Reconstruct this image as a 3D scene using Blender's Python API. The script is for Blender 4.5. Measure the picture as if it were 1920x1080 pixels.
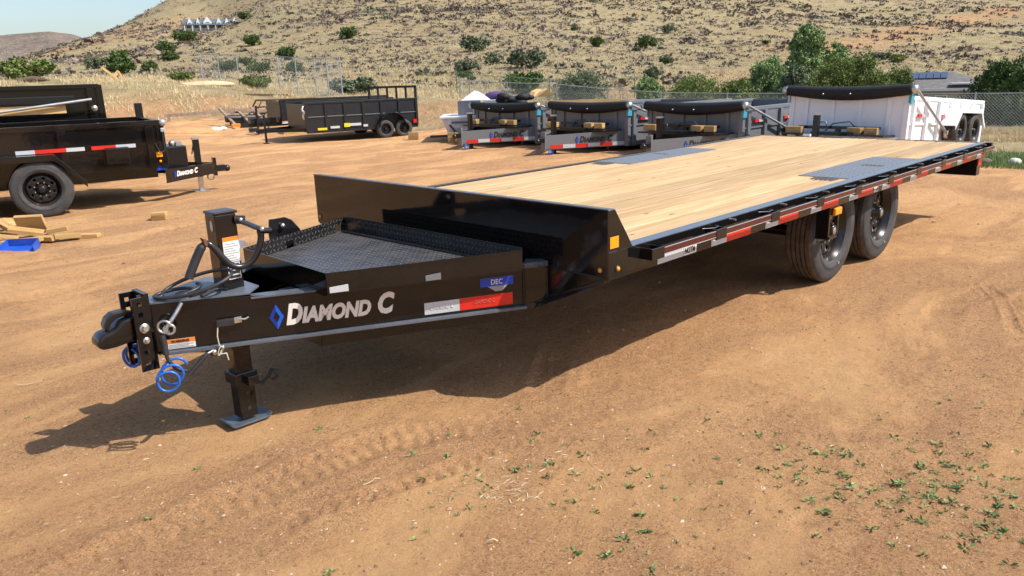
import bpy, bmesh, math, random
import numpy as np
from mathutils import Vector, Matrix, Euler
rnd = random.Random(7)
npr = np.random.RandomState(11)
R_ = math.radians
for o in list(bpy.data.objects): bpy.data.objects.remove(o)
scn = bpy.context.scene
COL = scn.collection

# ------------------------------------------------------------------ camera
CAM = Vector((-2.8908, -2.2354, 1.6301)); YAW, PITCH, ROLL, FPX = R_(44.9336), R_(15.4169), R_(-1.8628), 1450.70
cy_, sy_, cp_, sp_ = math.cos(YAW), math.sin(YAW), math.cos(PITCH), math.sin(PITCH)
FW = Vector((sy_*cp_, cy_*cp_, -sp_)); RT0 = Vector((cy_, -sy_, 0)); UP0 = RT0.cross(FW)
RT = RT0*math.cos(ROLL)+UP0*math.sin(ROLL); UP = -RT0*math.sin(ROLL)+UP0*math.cos(ROLL)
cd = bpy.data.cameras.new('camera'); cam = bpy.data.objects.new('camera', cd); COL.objects.link(cam)
M = Matrix((RT, UP, -FW)).transposed().to_4x4(); M.translation = CAM
cam.matrix_world = M
cd.sensor_width = 36; cd.lens = 36*FPX/1920; cd.clip_end = 6000; cd.clip_start = 0.05
scn.camera = cam

# ------------------------------------------------------------------ world, sun, exposure
SUN = Vector((.45, -.73, 1.0)).normalized()          # towards the sun
elev = math.asin(SUN.z); azim = math.atan2(SUN.x, SUN.y)
w = bpy.data.worlds.new('World'); scn.world = w; w.use_nodes = True
nt = w.node_tree; bg = nt.nodes['Background']
sky = nt.nodes.new('ShaderNodeTexSky'); sky.sky_type = 'NISHITA'; sky.sun_disc = False
sky.sun_elevation = elev; sky.sun_rotation = azim; sky.dust_density = 1.8; sky.air_density = 1.0; sky.ozone_density = 1.6
nt.links.new(sky.outputs[0], bg.inputs['Color']); bg.inputs['Strength'].default_value = 0.125
sd = bpy.data.lights.new('sun', 'SUN'); sd.energy = 4.0; sd.angle = R_(0.53); sd.color = (1.0, .945, .86)
so = bpy.data.objects.new('sun', sd); COL.objects.link(so); so.location = (10, -16, 25)
so.rotation_euler = SUN.to_track_quat('Z', 'Y').to_euler()
scn.view_settings.view_transform = 'Standard'; scn.view_settings.look = 'None'
scn.view_settings.exposure = 0.58; scn.view_settings.gamma = 1.0
scn.view_settings.use_curve_mapping = False

def ray(x, y): return FW*FPX + RT*(x-960) - UP*(y-540)
def atD(x, y, D):
    d = ray(x, y); return CAM + d*(D/math.hypot(d.x, d.y))
def onpl(x, y, ax, c):
    d = ray(x, y); return CAM + d*((c-CAM[ax])/d[ax])

# ------------------------------------------------------------------ materials
class NT:
    def __init__(s, name):
        s.m = bpy.data.materials.new(name); s.m.use_nodes = True; s.t = s.m.node_tree
        s.b = s.t.nodes['Principled BSDF']; s.tc = None
    def n(s, typ, **kw):
        nd = s.t.nodes.new(typ)
        for k, v in kw.items():
            if k in nd.inputs.keys() if hasattr(nd.inputs, 'keys') else False: nd.inputs[k].default_value = v
            else: setattr(nd, k, v)
        return nd
    def l(s, a, b): s.t.links.new(a, b)
    def obj(s):
        if not s.tc: s.tc = s.n('ShaderNodeTexCoord')
        return s.tc.outputs['Object']
    def noise(s, scale, detail=4, rough=.55, vec=None, dist=0):
        nd = s.n('ShaderNodeTexNoise'); nd.inputs['Scale'].default_value = scale; nd.inputs['Detail'].default_value = detail
        nd.inputs['Roughness'].default_value = rough; nd.inputs['Distortion'].default_value = dist
        s.l(vec if vec is not None else s.obj(), nd.inputs['Vector']); return nd.outputs['Fac']
    def mapv(s, scale=(1, 1, 1), rot=(0, 0, 0), src=None):
        nd = s.n('ShaderNodeMapping'); nd.inputs['Scale'].default_value = scale; nd.inputs['Rotation'].default_value = rot
        s.l(src if src is not None else s.obj(), nd.inputs['Vector']); return nd.outputs[0]
    def ramp(s, fac, stops):
        nd = s.n('ShaderNodeValToRGB'); e = nd.color_ramp.elements
        while len(e) < len(stops): e.new(.5)
        for i, (p, c) in enumerate(stops):
            e[i].position = p; e[i].color = (*c, 1) if not isinstance(c, (int, float)) else (c, c, c, 1)
        s.l(fac, nd.inputs[0]); return nd.outputs[0]
    def mix(s, fac, a, b, mode='MIX'):
        nd = s.n('ShaderNodeMix'); nd.data_type = 'RGBA'; nd.blend_type = mode
        for i, v in ((0, fac), (6, a), (7, b)):
            if isinstance(v, (int, float)): nd.inputs[i].default_value = v
            elif isinstance(v, tuple): nd.inputs[i].default_value = (*v, 1)
            else: s.l(v, nd.inputs[i])
        return nd.outputs[2]
    def math(s, op, a, b=0.0, c=0.0):
        nd = s.n('ShaderNodeMath'); nd.operation = op
        for i, v in enumerate((a, b, c)):
            if isinstance(v, (int, float)): nd.inputs[i].default_value = v
            else: s.l(v, nd.inputs[i])
        return nd.outputs[0]
    def bump(s, h, strength=.3, dist=.01, prev=None):
        nd = s.n('ShaderNodeBump'); nd.inputs['Strength'].default_value = strength; nd.inputs['Distance'].default_value = dist
        s.l(h, nd.inputs['Height'])
        if prev is not None: s.l(prev, nd.inputs['Normal'])
        return nd.outputs[0]
    def set(s, color=None, rough=None, metal=None, normal=None, coat=None, spec=None, **kw):
        for k, v in (('Base Color', color), ('Roughness', rough), ('Metallic', metal), ('Normal', normal), ('Coat Weight', coat), ('Specular IOR Level', spec)):
            if v is None: continue
            if isinstance(v, (int, float)): s.b.inputs[k].default_value = v
            elif isinstance(v, tuple): s.b.inputs[k].default_value = (*v, 1)
            else: s.l(v, s.b.inputs[k])
        return s.m

def simple(name, c, rough=.5, metal=0, var=.15, scale=8, bump=.0, bscale=60, coat=None):
    k = NT(name); f = k.noise(scale, 5)
    lo = tuple(max(0, x*(1-var)) for x in c); hi = tuple(min(1, x*(1+var)) for x in c)
    col = k.ramp(f, [(.3, lo), (.7, hi)])
    rr = k.ramp(k.noise(scale*2.3, 4), [(.3, max(.02, rough*.8)), (.7, min(1, rough*1.2))])
    nm = k.bump(k.noise(bscale, 3), bump, .01) if bump else None
    return k.set(col, rr, metal, nm, coat)

def paint(name, c, rough, dustc=(.30, .19, .11), dust=.35, coat=None, spec=None):
    k = NT(name)
    geo = k.n('ShaderNodeNewGeometry'); sep = k.n('ShaderNodeSeparateXYZ'); k.l(geo.outputs['Normal'], sep.inputs[0])
    up = k.math('MAXIMUM', sep.outputs[2], 0.0)
    n1 = k.noise(3.5, 6, .65); n2 = k.noise(90, 3, .7)
    sp = k.ramp(n2, [(.66, 0.0), (.74, 1.0)])
    d = k.math('MULTIPLY', k.ramp(n1, [(.35, .15), (.75, 1.0)]), k.math('MULTIPLY_ADD', up, .30*dust, .03*dust))
    d = k.math('MAXIMUM', d, k.math('MULTIPLY', sp, .12*dust))
    col = k.mix(d, c, dustc)
    r = k.math('MULTIPLY_ADD', d, .8, rough)
    nm = k.bump(k.noise(14, 2), .04, .01)
    return k.set(col, r, 0.0, nm, coat, spec)

def tread_plate(name, c, rough, dust=.25, cell=.055, ax='xy', metal=0.0):
    k = NT(name)
    sep = k.n('ShaderNodeSeparateXYZ'); k.l(k.obj(), sep.inputs[0])
    U = sep.outputs['XYZ'.index(ax[0].upper())]; V = sep.outputs['XYZ'.index(ax[1].upper())]
    u = k.math('MULTIPLY', U, 1/cell); v = k.math('MULTIPLY', V, 1/cell)
    fu = k.math('SUBTRACT', k.math('FRACT', u), .5); fv = k.math('SUBTRACT', k.math('FRACT', v), .5)
    par = k.math('MODULO', k.math('ADD', k.math('FLOOR', u), k.math('FLOOR', v)), 2.0)
    par = k.math('ABSOLUTE', par)
    a = k.math('ADD', fu, fv); b = k.math('SUBTRACT', fu, fv)
    def loz(p, q): return k.math('SUBTRACT', 1.0, k.math('ADD', k.math('ABSOLUTE', k.math('MULTIPLY', p, 1.15)), k.math('ABSOLUTE', k.math('MULTIPLY', q, 3.4))))
    h = k.math('ADD', k.math('MULTIPLY', par, loz(a, b)), k.math('MULTIPLY', k.math('SUBTRACT', 1.0, par), loz(b, a)))
    h = k.math('MINIMUM', k.math('MAXIMUM', h, 0.0), .35)
    nm = k.bump(h, 1.0, .02)
    n1 = k.noise(9, 5, .6)
    d = k.ramp(n1, [(.35, .05*dust), (.7, dust)])
    col = k.mix(d, c, (.34, .26, .2))
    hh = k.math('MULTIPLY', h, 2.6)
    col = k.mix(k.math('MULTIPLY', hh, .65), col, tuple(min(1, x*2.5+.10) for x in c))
    return k.set(col, k.math('SUBTRACT', k.math('MULTIPLY_ADD', d, .5, rough+.08), k.math('MULTIPLY', hh, .08)), metal, nm)

def M_dirt():
    k = NT('dirt')
    big = k.noise(.16, 6, .6); mid = k.noise(1.1, 7, .65, dist=.4); fine = k.noise(26, 8, .8); grit = k.noise(95, 6, .9)
    st = k.noise(2.0, 7, .65, k.mapv((.55, 1.7, 1), (0, 0, R_(20))), .4)
    pat = k.noise(.75, 7, .62, k.mapv((.55, 1.3, 1), (0, 0, R_(-28))), .8)
    c = k.ramp(mid, [(.3, (.580, .295, .122)), (.5, (.670, .360, .152)), (.72, (.740, .425, .192))])
    c2 = k.ramp(big, [(.35, (.600, .305, .122)), (.65, (.740, .415, .178))])
    c = k.mix(.5, c, c2)
    rough_z = k.ramp(pat, [(.47, 1.0), (.56, 0.0)])
    c = k.mix(k.ramp(pat, [(.49, 0.0), (.64, .55)]), c, (.79, .480, .212))
    c = k.mix(k.math('MULTIPLY', k.ramp(st, [(.46, 0.0), (.60, .42)]), k.math('MULTIPLY_ADD', rough_z, .6, .4)), c, (.46, .228, .108))
    gz = k.math('MULTIPLY_ADD', rough_z, .65, .35)
    c = k.mix(k.math('MULTIPLY', gz, k.ramp(fine, [(.36, .8), (.44, .25), (.51, 0.0)])), c, (.30, .145, .066))
    c = k.mix(k.math('MULTIPLY', gz, k.ramp(grit, [(.36, .9), (.43, .25), (.48, 0.0)])), c, (.20, .095, .045))
    c = k.mix(k.math('MULTIPLY', gz, k.ramp(grit, [(.53, 0.0), (.62, .7)])), c, (.86, .62, .40))
    vo = k.n('ShaderNodeTexVoronoi'); vo.inputs['Scale'].default_value = 75; k.l(k.obj(), vo.inputs['Vector'])
    hsv = k.ramp(vo.outputs['Distance'], [(.0, 1.0), (.15, .9), (.38, 0.0)])
    sepc = k.n('ShaderNodeSeparateColor'); k.l(vo.outputs['Color'], sepc.inputs[0])
    peb = k.math('MULTIPLY', gz, k.math('MULTIPLY', k.ramp(sepc.outputs[0], [(.40, 0.0), (.55, 1.0)]), hsv))
    pc = k.ramp(sepc.outputs[1], [(.2, (.20, .10, .06)), (.5, (.56, .31, .17)), (.85, (.74, .46, .27)), (1.0, (.85, .68, .50))])
    c = k.mix(k.math('MULTIPLY', peb, .8), c, pc)
    hv = k.n('ShaderNodeHueSaturation'); hv.inputs['Saturation'].default_value = .97; hv.inputs['Hue'].default_value = .499; hv.inputs['Value'].default_value = 1.0; k.l(c, hv.inputs['Color']); c = hv.outputs[0]
    nm = k.bump(k.noise(7, 8, .75, dist=.6), .8, .09)
    nm = k.bump(st, .4, .03, nm)
    nm = k.bump(k.math('MULTIPLY', gz, k.math('ADD', fine, k.math('MULTIPLY', peb, .6))), .9, .03, nm)
    nm = k.bump(grit, .85, .014, nm)
    return k.set(c, .95, 0.0, nm, spec=.12)

def M_hill():
    k = NT('dry_grass_hillside')
    at_ = k.n('ShaderNodeAttribute', attribute_name='tone'); sp = k.n('ShaderNodeSeparateColor'); k.l(at_.outputs['Color'], sp.inputs[0])
    a = k.noise(.05, 6, .6); b = k.noise(.55, 7, .7, dist=.3); c_ = k.noise(3.2, 5, .75)
    base = k.ramp(b, [(.3, (.205, .163, .088)), (.5, (.330, .272, .152)), (.7, (.435, .365, .218))])
    base = k.mix(k.ramp(a, [(.45, 0.0), (.64, .4)]), base, (.30, .215, .118))
    base = k.mix(k.ramp(c_, [(.36, .45), (.52, 0.0)]), base, (.27, .20, .12))
    sc = k.noise(.30, 6, .72)
    sc = k.ramp(sc, [(.50, 0.0), (.60, .75)])
    base = k.mix(k.math('MULTIPLY', sc, k.math('MULTIPLY_ADD', sp.outputs[1], .7, .15)), base, (.170, .115, .095))
    base = k.mix(k.math('MULTIPLY', sp.outputs[0], k.ramp(b, [(.3, .5), (.6, 1.0)])), base, (.44, .245, .125))
    nm = k.bump(b, .9, .5); nm = k.bump(c_, .8, .15, nm)
    return k.set(base, 1.0, 0.0, nm, spec=.05)

def M_wood(name, light, dark, rough=.6, ax=0):
    k = NT(name)
    info = k.n('ShaderNodeObjectInfo')
    cx = k.n('ShaderNodeCombineXYZ')
    rr = k.math('MULTIPLY', info.outputs['Random'], 40.0)
    k.l(rr, cx.inputs[0]); k.l(rr, cx.inputs[1]); k.l(rr, cx.inputs[2])
    va = k.n('ShaderNodeVectorMath'); va.operation = 'ADD'; k.l(k.obj(), va.inputs[0]); k.l(cx.outputs[0], va.inputs[1])
    s = [22, 22, 22]; s[ax] = 1.1
    g = k.noise(1.0, 5, .6, k.mapv(tuple(s), (0, 0, 0), va.outputs[0]), 1.2)
    s2 = [75, 75, 75]; s2[ax] = 2.0
    g2 = k.noise(1.0, 3, .6, k.mapv(tuple(s2), (0, 0, 0), va.outputs[0]))
    c = k.ramp(g, [(.34, dark), (.5, tuple((x+y)/2 for x, y in zip(light, dark))), (.62, light)])
    c = k.mix(k.ramp(g2, [(.35, .35), (.55, 0.0)]), c, dark)
    vo = k.n('ShaderNodeTexVoronoi'); vo.inputs['Scale'].default_value = 1.0
    s3 = [9, 9, 9]; s3[ax] = 3.2
    k.l(k.mapv(tuple(s3), (0, 0, 0), va.outputs[0]), vo.inputs['Vector'])
    sc = k.n('ShaderNodeSeparateColor'); k.l(vo.outputs['Color'], sc.inputs[0])
    knot = k.math('MULTIPLY', k.ramp(vo.outputs['Distance'], [(.06, 1.0), (.13, 0.0)]), k.ramp(sc.outputs[0], [(.62, 0.0), (.66, 1.0)]))
    c = k.mix(k.math('MULTIPLY', knot, .85), c, (.16, .075, .03))
    hv = k.n('ShaderNodeHueSaturation'); k.l(k.math('MULTIPLY_ADD', info.outputs['Random'], .38, .80), hv.inputs['Value']); k.l(c, hv.inputs['Color'])
    nm = k.bump(g2, .25, .002)
    return k.set(hv.outputs[0], rough, 0.0, nm, spec=.3)

def M_leaf(name, a, b, rough=.7):
    k = NT(name)
    at_ = k.n('ShaderNodeAttribute', attribute_name='tint')
    c = k.mix(at_.outputs['Fac'], a, b)
    k.set(c, rough, 0.0, None, spec=.2)
    return k.m

BLK = paint('black_gloss_paint', (.0055, .0055, .0065), .07, dust=.30)
BLK2 = paint('black_paint_dusty', (.008, .008, .010), .20, dust=.40)
GREYP = paint('grey_paint', (.16, .17, .185), .25, dust=.25)
WHITEP = paint('white_paint', (.82, .83, .86), .3, dustc=(.45, .38, .3), dust=.3)
TREAD = tread_plate('black_tread_plate', (.034, .036, .041), .26, .16, .038)  # base lightened: tray floor's grey sky reflection put into the colour
TREADY = tread_plate('black_tread_plate_rear', (.008, .008, .010), .2, .04, .030, 'yz')
TREADV = tread_plate('black_tread_plate_upright', (.008, .008, .010), .2, .04, .030, 'xz')
TREADD = tread_plate('deck_tread_plate', (.125, .14, .17), .36, .12, .052)
STEEL = simple('zinc_steel', (.55, .55, .53), .35, .9, .2, 20)
GALV = simple('galvanised_steel', (.42, .44, .46), .5, .6, .15, 6)
RUB = simple('tyre_rubber', (.045, .044, .045), .72, 0, .3, 10, .2, 60)
RUBD = simple('dusty_tread_rubber', (.080, .062, .050), .85, 0, .45, 14, .3, 50)
CABLE = simple('black_cable_jacket', (.025, .025, .028), .45, 0, .2, 20)
BLUEC = simple('blue_cable_coil', (.015, .12, .50), .35, 0, .15, 20)
RED = simple('red_reflective_tape', (.62, .022, .012), .35, 0, .08, 60)
WTAPE = simple('white_reflective_tape', (.50, .52, .55), .35, 0, .12, 160)
DRED = simple('dark_red_rail_stripe', (.075, .012, .012), .3, 0, .15, 30)
LINE = simple('white_pinstripe', (.38, .38, .38), .4)
AMBER = simple('amber_lens', (.85, .30, .01), .25, 0, .1, 50)
REDL = simple('red_lens', (.6, .02, .01), .25, 0, .1, 50)
BLUEL = simple('blue_label', (.010, .050, .48), .3, 0, .05, 5)
LOGOB = simple('logo_blue', (.008, .10, .55), .25, 0, .1, 5)
LOGOD = simple('logo_dark_blue', (.004, .03, .24), .25, 0, .1, 5)
LETTER = simple('silver_white_lettering', (.74, .69, .64), .4, 0, .06, 5)
WHITE = simple('white_label', (.72, .72, .70), .5, 0, .05, 30)
ORANGE = simple('orange_label', (.80, .22, .02), .5, 0, .05, 30)
INK = simple('black_ink', (.02, .02, .02), .5)
INKG = simple('grey_print', (.28, .28, .28), .5)
DECK = M_wood('deck_pine', (.60, .425, .235), (.43, .27, .12))
BLOCKW = M_wood('block_pine', (.56, .38, .17), (.36, .205, .07))
PLY = simple('plywood', (.62, .40, .17), .7, 0, .12, 3)
RUST = simple('rusty_steel', (.13, .06, .035), .8, .1, .4, 12)
OLDW = simple('weathered_timber', (.27, .20, .15), .9, 0, .3, 6)
PLASB = simple('blue_plastic', (.02, .09, .45), .4)
PLASW = simple('white_plastic', (.62, .67, .74), .45)
PLASG = simple('grey_plastic', (.12, .13, .16), .55)
VINYL = simple('black_mesh_tarp', (.010, .010, .011), .75, 0, .3, 30, 1.0, 7)
PURP = simple('purple_cloth', (.09, .05, .16), .9)
YEL = simple('yellow_sticker', (.75, .55, .02), .4)
ROCKW = simple('pale_stone', (.6, .57, .5), .9, 0, .2, 10, .5, 12)
SHING = simple('grey_roof_shingles', (.135, .125, .12), .9, 0, .3, 2.5, .6, 8)
STUCCO = simple('grey_stucco', (.34, .31, .27), .95, 0, .1, 2)
TANW = simple('tan_stucco', (.42, .32, .21), .95, 0, .1, 2)
TRIM = simple('pale_trim', (.62, .62, .62), .6)
HWALL = simple('white_siding', (.70, .72, .74), .7)
HROOF = simple('dark_slate_roof', (.10, .12, .14), .8)
GLASS = simple('dark_window_glass', (.04, .06, .08), .08)
SOLAR = simple('solar_panel_glass', (.04, .055, .09), .2)
MBLK = simple('satin_black_paint', (.010, .010, .012), .42, 0, .3, 8)
DIRT = M_dirt(); HILL = M_hill()
BARK = simple('bark', (.11, .075, .05), .95, 0, .3, 4)
GREENPAINT = simple('green_wire', (.10, .17, .11), .6)

# ------------------------------------------------------------------ object helpers
def tag(o, label=None, cat=None, group=None, kind=None):
    if label: o['label'] = label
    if cat: o['category'] = cat
    if group: o['group'] = group
    if kind: o['kind'] = kind
    return o
def empty(name, loc, rot=(0, 0, 0), label=None, cat=None, group=None, scale=1):
    o = bpy.data.objects.new(name, None); COL.objects.link(o); o.location = loc; o.rotation_euler = rot
    o.scale = (scale,)*3; o.empty_display_size = .1
    return tag(o, label, cat, group)
def mesh_obj(name, me, mat, parent=None, loc=None):
    o = bpy.data.objects.new(name, me); COL.objects.link(o)
    if mat and not me.materials: me.materials.append(mat)
    if parent: o.parent = parent
    if loc is not None: o.location = loc
    return o

class MB:
    def __init__(s): s.v = []; s.f = []; s.sm = []
    def add(s, vs, fs, smooth=False):
        b = len(s.v); s.v += [tuple(v) for v in vs]; s.f += [tuple(b+i for i in f) for f in fs]; s.sm += [smooth]*len(fs); return s
    def box(s, c, d, m=None):
        x, y, z = (k/2 for k in d)
        vs = [Vector((a*x, b*y, e*z)) for a in (-1, 1) for b in (-1, 1) for e in (-1, 1)]
        if m is not None: vs = [m @ v for v in vs]
        c = Vector(c)
        return s.add([v+c for v in vs], [(0, 1, 3, 2), (4, 6, 7, 5), (0, 4, 5, 1), (2, 3, 7, 6), (0, 2, 6, 4), (1, 5, 7, 3)])
    def bb(s, x0, x1, y0, y1, z0, z1):
        return s.box(((x0+x1)/2, (y0+y1)/2, (z0+z1)/2), (abs(x1-x0), abs(y1-y0), abs(z1-z0)))
    def prism(s, poly, off):              # polygon (3d points) pushed along off
        n = len(poly); off = Vector(off); p = [Vector(q) for q in poly]
        return s.add(p+[q+off for q in p], [tuple(range(n))[::-1], tuple(range(n, 2*n))]+[(i, (i+1) % n, n+(i+1) % n, n+i) for i in range(n)])
    def bar(s, a, b, w, h, up=(0, 0, 1)): # box from a to b
        a, b = Vector(a), Vector(b); d = (b-a); L = d.length; d.normalize(); u = Vector(up)
        sd = d.cross(u).normalized(); u2 = sd.cross(d)
        m = Matrix((d, sd, u2)).transposed()
        return s.box((a+b)/2, (L, w, h), m)
    def tube(s, pts, r, n=8, caps=True):
        pts = [Vector(p) for p in pts]; rs = r if isinstance(r, (list, tuple)) else [r]*len(pts)
        vs = []; fs = []; prev = None
        for i, p in enumerate(pts):
            t = (pts[min(i+1, len(pts)-1)]-pts[max(i-1, 0)]).normalized()
            if prev is None:
                ref = Vector((0, 0, 1)) if abs(t.z) < .9 else Vector((1, 0, 0)); a = t.cross(ref).normalized()
            else:
                a = (prev - t*prev.dot(t)); a.normalize()
            prev = a; b = t.cross(a)
            for k in range(n):
                q = 2*math.pi*k/n; vs.append(p+(a*math.cos(q)+b*math.sin(q))*rs[i])
        for i in range(len(pts)-1):
            for k in range(n): fs.append((i*n+k, i*n+(k+1) % n, (i+1)*n+(k+1) % n, (i+1)*n+k))
        s.add(vs, fs, True)
        if caps:
            s.add([vs[k] for k in range(n)], [tuple(range(n))[::-1]]); s.add([vs[-n+k] for k in range(n)], [tuple(range(n))])
        return s
    def lathe(s, prof, c=(0, 0, 0), axis='y', n=32, smooth=True):   # prof: (radius, offset along axis)
        vs = []; fs = []; c = Vector(c); m = len(prof)
        for k in range(n):
            q = 2*math.pi*k/n
            for r, o in prof:
                if axis == 'y': v = Vector((r*math.cos(q), o, r*math.sin(q)))
                elif axis == 'z': v = Vector((r*math.cos(q), r*math.sin(q), o))
                else: v = Vector((o, r*math.cos(q), r*math.sin(q)))
                vs.append(c+v)
        for k in range(n):
            k2 = (k+1) % n
            for i in range(m-1): fs.append((k*m+i, k*m+i+1, k2*m+i+1, k2*m+i))
        return s.add(vs, fs, smooth)
    def sphere(s, c, r, n=12, sc=(1, 1, 1)):
        h = n//2; c = Vector(c); vs = [c+Vector((0, 0, r*sc[2]))]; fs = []
        for i in range(1, h):
            t = math.pi*i/h
            for k in range(n):
                q = 2*math.pi*k/n; vs.append(c+Vector((r*sc[0]*math.sin(t)*math.cos(q), r*sc[1]*math.sin(t)*math.sin(q), r*sc[2]*math.cos(t))))
        vs.append(c-Vector((0, 0, r*sc[2])))
        for k in range(n):
            fs.append((0, 1+k, 1+(k+1) % n)); fs.append((len(vs)-1, 1+(h-2)*n+(k+1) % n, 1+(h-2)*n+k))
            for i in range(h-2): fs.append((1+i*n+k, 1+(i+1)*n+k, 1+(i+1)*n+(k+1) % n, 1+i*n+(k+1) % n))
        return s.add(vs, fs, True)
    def mesh(s, name):
        me = bpy.data.meshes.new(name); me.from_pydata(s.v, [], s.f); me.polygons.foreach_set('use_smooth', s.sm)
        bm = bmesh.new(); bm.from_mesh(me); bmesh.ops.recalc_face_normals(bm, faces=bm.faces); bm.to_mesh(me); bm.free()
        return me
    def build(s, name, mat, parent=None, bevel=0, loc=None):
        o = mesh_obj(name, s.mesh(name), mat, parent, loc)
        if bevel:
            b = o.modifiers.new('bevel', 'BEVEL'); b.width = bevel; b.segments = 2; b.limit_method = 'ANGLE'; b.angle_limit = R_(40)
        return o

def dup(root, loc=None, rot=None, label=None, group=None, scale=None):
    r = root.copy(); COL.objects.link(r)
    if loc is not None: r.location = loc
    if rot is not None: r.rotation_euler = rot
    if scale is not None: r.scale = scale if isinstance(scale, tuple) else (scale,)*3
    if label: r['label'] = label
    if group: r['group'] = group
    for ch in list(root.children):
        c = ch.copy(); COL.objects.link(c); c.parent = r
        for g in list(ch.children):
            d = g.copy(); COL.objects.link(d); d.parent = c
    return r

_fontcache = {}
def text_mesh(body, size, shear=0, offset=0, ext=.0012):
    cu = bpy.data.curves.new('txt', 'FONT'); cu.body = body; cu.size = size; cu.shear = shear; cu.offset = offset; cu.extrude = ext
    cu.resolution_u = 3
    ob = bpy.data.objects.new('txt', cu); COL.objects.link(ob)
    dg = bpy.context.evaluated_depsgraph_get(); me = bpy.data.meshes.new_from_object(ob.evaluated_get(dg))
    bpy.data.objects.remove(ob); me.materials.clear(); return me
def mesh_bounds(me):
    xs = [v.co.x for v in me.vertices]; ys = [v.co.y for v in me.vertices]; return min(xs), max(xs), min(ys), max(ys)
def place_text(body, size, parent, mat, M4, name='lettering', shear=0, offset=0, width=None):
    me = text_mesh(body, size, shear, offset)
    x0, x1, y0, y1 = mesh_bounds(me)
    sx = 1 if width is None else width/(x1-x0)
    me.transform(Matrix.Translation((-x0*sx, 0, 0)) @ Matrix.Diagonal((sx, 1, 1, 1)))
    me.transform(M4)
    return mesh_obj(name, me, mat, parent), (x1-x0)*sx
def frame(o, xdir, ydir):
    x = Vector(xdir).normalized(); y = Vector(ydir).normalized(); z = x.cross(y)
    m = Matrix((x, y, z)).transposed().to_4x4(); m.translation = Vector(o); return m
def brand(parent, M4, H, mat, W, logo=True):
    """maker's lettering: blue rhomb ring + small capitals, slanted; H = capital height, W = total width"""
    lw = W*.105
    if logo:
        for sgn, mt in ((1, LOGOB), (-1, LOGOD)):
            m = MB(); hw, hh, t = lw*.5, H*.66, .46
            cx, cyy = lw*.5, H*.42
            T = lambda x, y, z=.0015: M4 @ Vector((cx+x, cyy+y, z))
            for (a, b) in (((0, hh), (sgn*hw, 0)), ((sgn*hw, 0), (0, -hh))):
                P = [T(*a), T(*b), T(b[0]*t, b[1]*t), T(a[0]*t, a[1]*t)]
                m.prism(P, (M4.to_3x3() @ Vector((0, 0, 1)))*.0015)
            m.build('logo_badge', mt, parent)
    x = lw*1.12; rest = W-x
    specs = [('D', 1.0, .145), ('IAMOND', .76, .60), ('C', 1.03, .155)]
    gaps = [0, -.014, .060]
    for (s, hs, fr), g in zip(specs, gaps):
        x += g*rest
        size = H*hs/.71
        MM = M4 @ Matrix.Translation((x, 0, .002))
        ob, wd = place_text(s, size, parent, mat, MM, shear=.28, offset=size*.052, width=fr*rest)
        x += fr*rest

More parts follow.
